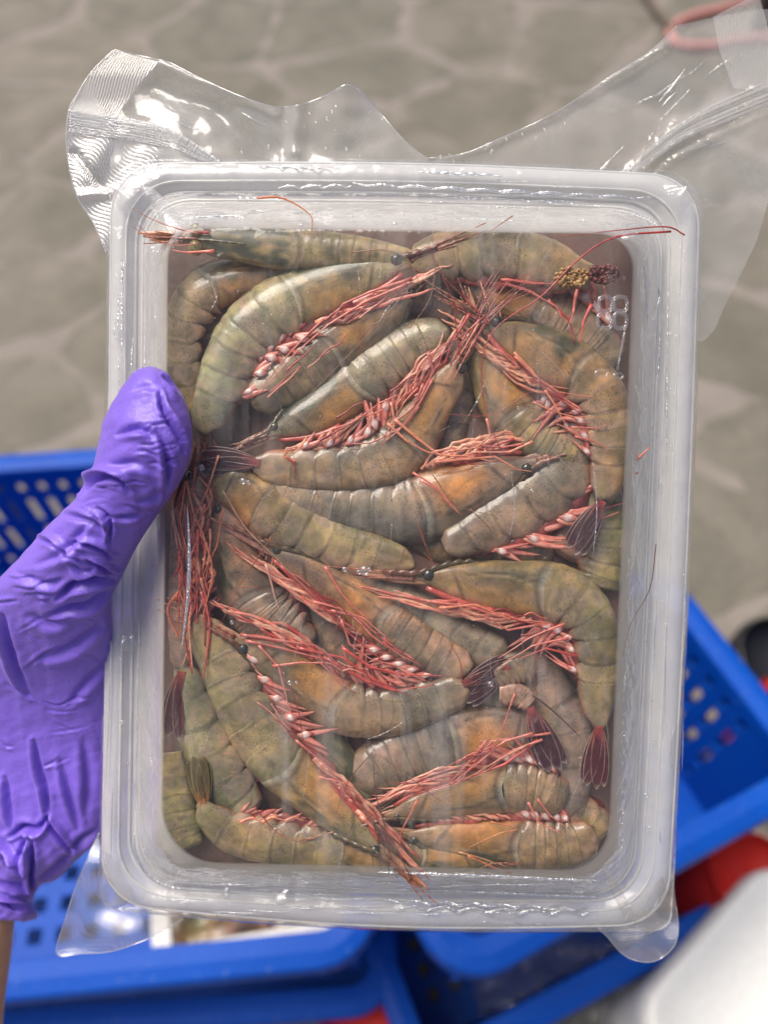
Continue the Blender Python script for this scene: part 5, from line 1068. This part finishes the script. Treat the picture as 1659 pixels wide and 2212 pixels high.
def crease(pl, amp, wid, bias=1.0, side=1):
    """a groove with a raised lip on one side"""
    q = cat(np.array(pl, float), 30); best = np.full(n, 1e9); sgn = np.zeros(n); tt_ = np.zeros(n)
    sel = (px > q[:, 0].min() - 70) & (px < q[:, 0].max() + 70) & (py > q[:, 1].min() - 70) & (py < q[:, 1].max() + 70)
    ix = np.where(sel)[0]; x, y = px[ix], py[ix]; bb = np.full(len(ix), 1e9); ss = np.zeros(len(ix)); tk = np.zeros(len(ix))
    for k in range(29):
        ax, ay = q[k]; dx, dy = q[k + 1] - q[k]; t_ = np.clip(((x - ax) * dx + (y - ay) * dy) / (dx * dx + dy * dy + 1e-9), 0, 1)
        ex, ey = x - ax - t_ * dx, y - ay - t_ * dy; d_ = np.hypot(ex, ey); up_ = d_ < bb
        bb = np.where(up_, d_, bb); ss = np.where(up_, np.sign(dx * ey - dy * ex), ss); tk = np.where(up_, (k + t_) / 29, tk)
    fade = np.sin(np.clip(tk * .94 + .03, 0, 1) * math.pi) ** .6
    sd_ = bb * ss * side; w = wid * .82 * (.55 + .45 * fade)
    pr = -np.exp(-(sd_ / w) ** 2) + .85 * bias * np.exp(-((sd_ - 1.9 * w) / (1.25 * w)) ** 2) + .25 * np.exp(-((sd_ + 2.2 * w) / (1.6 * w)) ** 2)
    co_[ix] += no_[ix] * (pr * fade * amp * 1.5e-3 * facing[ix])[:, None]
for pl, am, wd, sd_ in (
    ([(176, 1066), (192, 1044), (219, 1030), (240, 1028), (262, 1038), (280, 1062)], 1.9, 8, -1), ([(345, 846), (350, 880), (366, 912), (385, 945), (396, 975)], 1.8, 6, -1), ([(353, 812), (368, 826), (388, 846)], 1.3, 5, -1),
    ([(338, 935), (354, 965), (361, 1005), (360, 1050), (350, 1085)], 1.2, 8, 1), ([(252, 940), (290, 927), (320, 935), (334, 955)], .8, 8, 1), ([(140, 1112), (170, 1118), (205, 1130), (232, 1150)], .9, 8, -1), ([(208, 1098), (228, 1112), (238, 1135), (234, 1172)], 1.5, 5, 1),
    ([(160, 1172), (195, 1175), (220, 1186), (240, 1205)], 1.6, 6, -1), ([(80, 1164), (112, 1172), (140, 1196), (178, 1212)], 1.6, 6, -1), ([(250, 1120), (280, 1118), (305, 1112)], .7, 6, 1), ([(125, 1290), (155, 1264), (200, 1252), (250, 1252)], 1.9, 8, 1), ([(100, 1330), (150, 1312), (190, 1305), (238, 1272)], 1.4, 9, 1),
    ([(185, 1210), (215, 1222), (240, 1240), (262, 1242)], 1.5, 7, -1), ([(150, 1214), (175, 1235), (200, 1228)], .9, 6, 1), ([(80, 1220), (140, 1190), (190, 1130)], .7, 10, 1), ([(4, 1330), (14, 1380), (34, 1440), (60, 1500)], 1.4, 9, 1), ([(60, 1330), (110, 1345), (150, 1330)], .8, 12, 1), ([(90, 1420), (150, 1400), (215, 1350)], 1.0, 12, 1),
    ([(150, 1520), (180, 1480), (225, 1440)], .8, 10, 1), ([(72, 1600), (84, 1660), (98, 1710), (102, 1775)], 1.5, 7, 1), ([(10, 1680), (16, 1730), (26, 1790)], 1.3, 7, 1), ([(22, 1808), (50, 1786), (80, 1790), (100, 1768)], 2.0, 7, 1), ([(98, 1766), (118, 1795), (140, 1822), (152, 1836)], 2.2, 6, -1), ([(152, 1838), (175, 1815), (205, 1795)], 1.2, 8, 1),
    ([(0, 1838), (30, 1866), (66, 1888)], 2.2, 6, -1), ([(66, 1798), (68, 1850), (66, 1905), (68, 1940)], 2.0, 6, 1), ([(40, 1880), (44, 1840), (60, 1805)], 1.2, 6, 1), ([(-20, 1900), (20, 1912), (60, 1920)], 1.4, 7, 1), ([(-60, 1935), (0, 1948), (40, 1960), (72, 1962)], 2.4, 6, -1), ([(80, 1900), (120, 1870), (150, 1845)], 1.3, 7, 1), ([(-40, 1780), (10, 1830), (40, 1850)], 1.5, 8, 1),
    ([(230, 1010), (290, 1000), (330, 1020)], .5, 10, 1), ([(280, 850), (310, 835), (338, 842)], .5, 8, 1), ([(300, 1085), (330, 1075), (355, 1050)], .6, 8, 1), ([(40, 1240), (100, 1260), (140, 1250)], .7, 10, 1), ([(180, 1600), (190, 1680), (185, 1760)], .8, 12, 1), ([(130, 1640), (150, 1720), (170, 1790)], .9, 9, 1)):
    crease(pl, am, wd, 1.0, sd_)
for k in range(46):
    i_ = RNG.randint(12, 110); r_ = dn[i_]; u_ = RNG.uniform(.15, .85); cx, cy = r_[0] + (r_[2] - r_[0]) * u_, r_[1] + (r_[3] - r_[1]) * u_; l_ = RNG.uniform(14, 42); a_ = RNG.uniform(-.6, .5)
    crease([(cx - l_ * math.cos(a_), cy - l_ * math.sin(a_)), (cx, cy + RNG.uniform(-6, 6)), (cx + l_ * math.cos(a_), cy + l_ * math.sin(a_))], RNG.uniform(.15, .4), RNG.uniform(2.5, 5), 1.0, RNG.choice([-1, 1]))
pp = np.stack([px, py], -1); co_ += no_ * ((.16 * fbm(pp, .045, 71, 3) + .45 * fbm(pp, .05, 77, 3) * sstep(1740, 1860, py)) * 1e-3 * facing)[:, None]
me.vertices.foreach_set('co', co_.ravel()); me.materials.clear(); me.materials.append(M_GLOVE)
me.polygons.foreach_set('use_smooth', [True] * len(me.polygons)); me.update()
gl = bpy.data.objects.new('glove', me); COL.objects.link(gl); gl.parent = person; gl.matrix_parent_inverse = person.matrix_world.inverted()
ms = m_plain('skin', (.50, .27, .16), .45, .0003, 300, .08, Subsurface_Weight=.3, Subsurface_Radius=(.01, .004, .002), Subsurface_Scale=.5)
q = cat([(-15, 1930, -43, 11.0, 50), (-22, 2000, -43, 11.5, 52), (-34, 2060, -44, 13, 58), (-60, 2160, -46, 16, 70), (-90, 2300, -48, 19, 86), (-140, 2500, -50, 22, 100)], 24)
V = np.array([P(r_[0] + r_[4] * np.cos(th), r_[1] + 0 * th, r_[2] + r_[3] * np.sin(th)) for r_ in q]).reshape(-1, 3)
mesh('forearm', V, gridF(24, m, True).tolist() + [list(range(m))[::-1], [23 * m + k for k in range(m)]], ms, person)
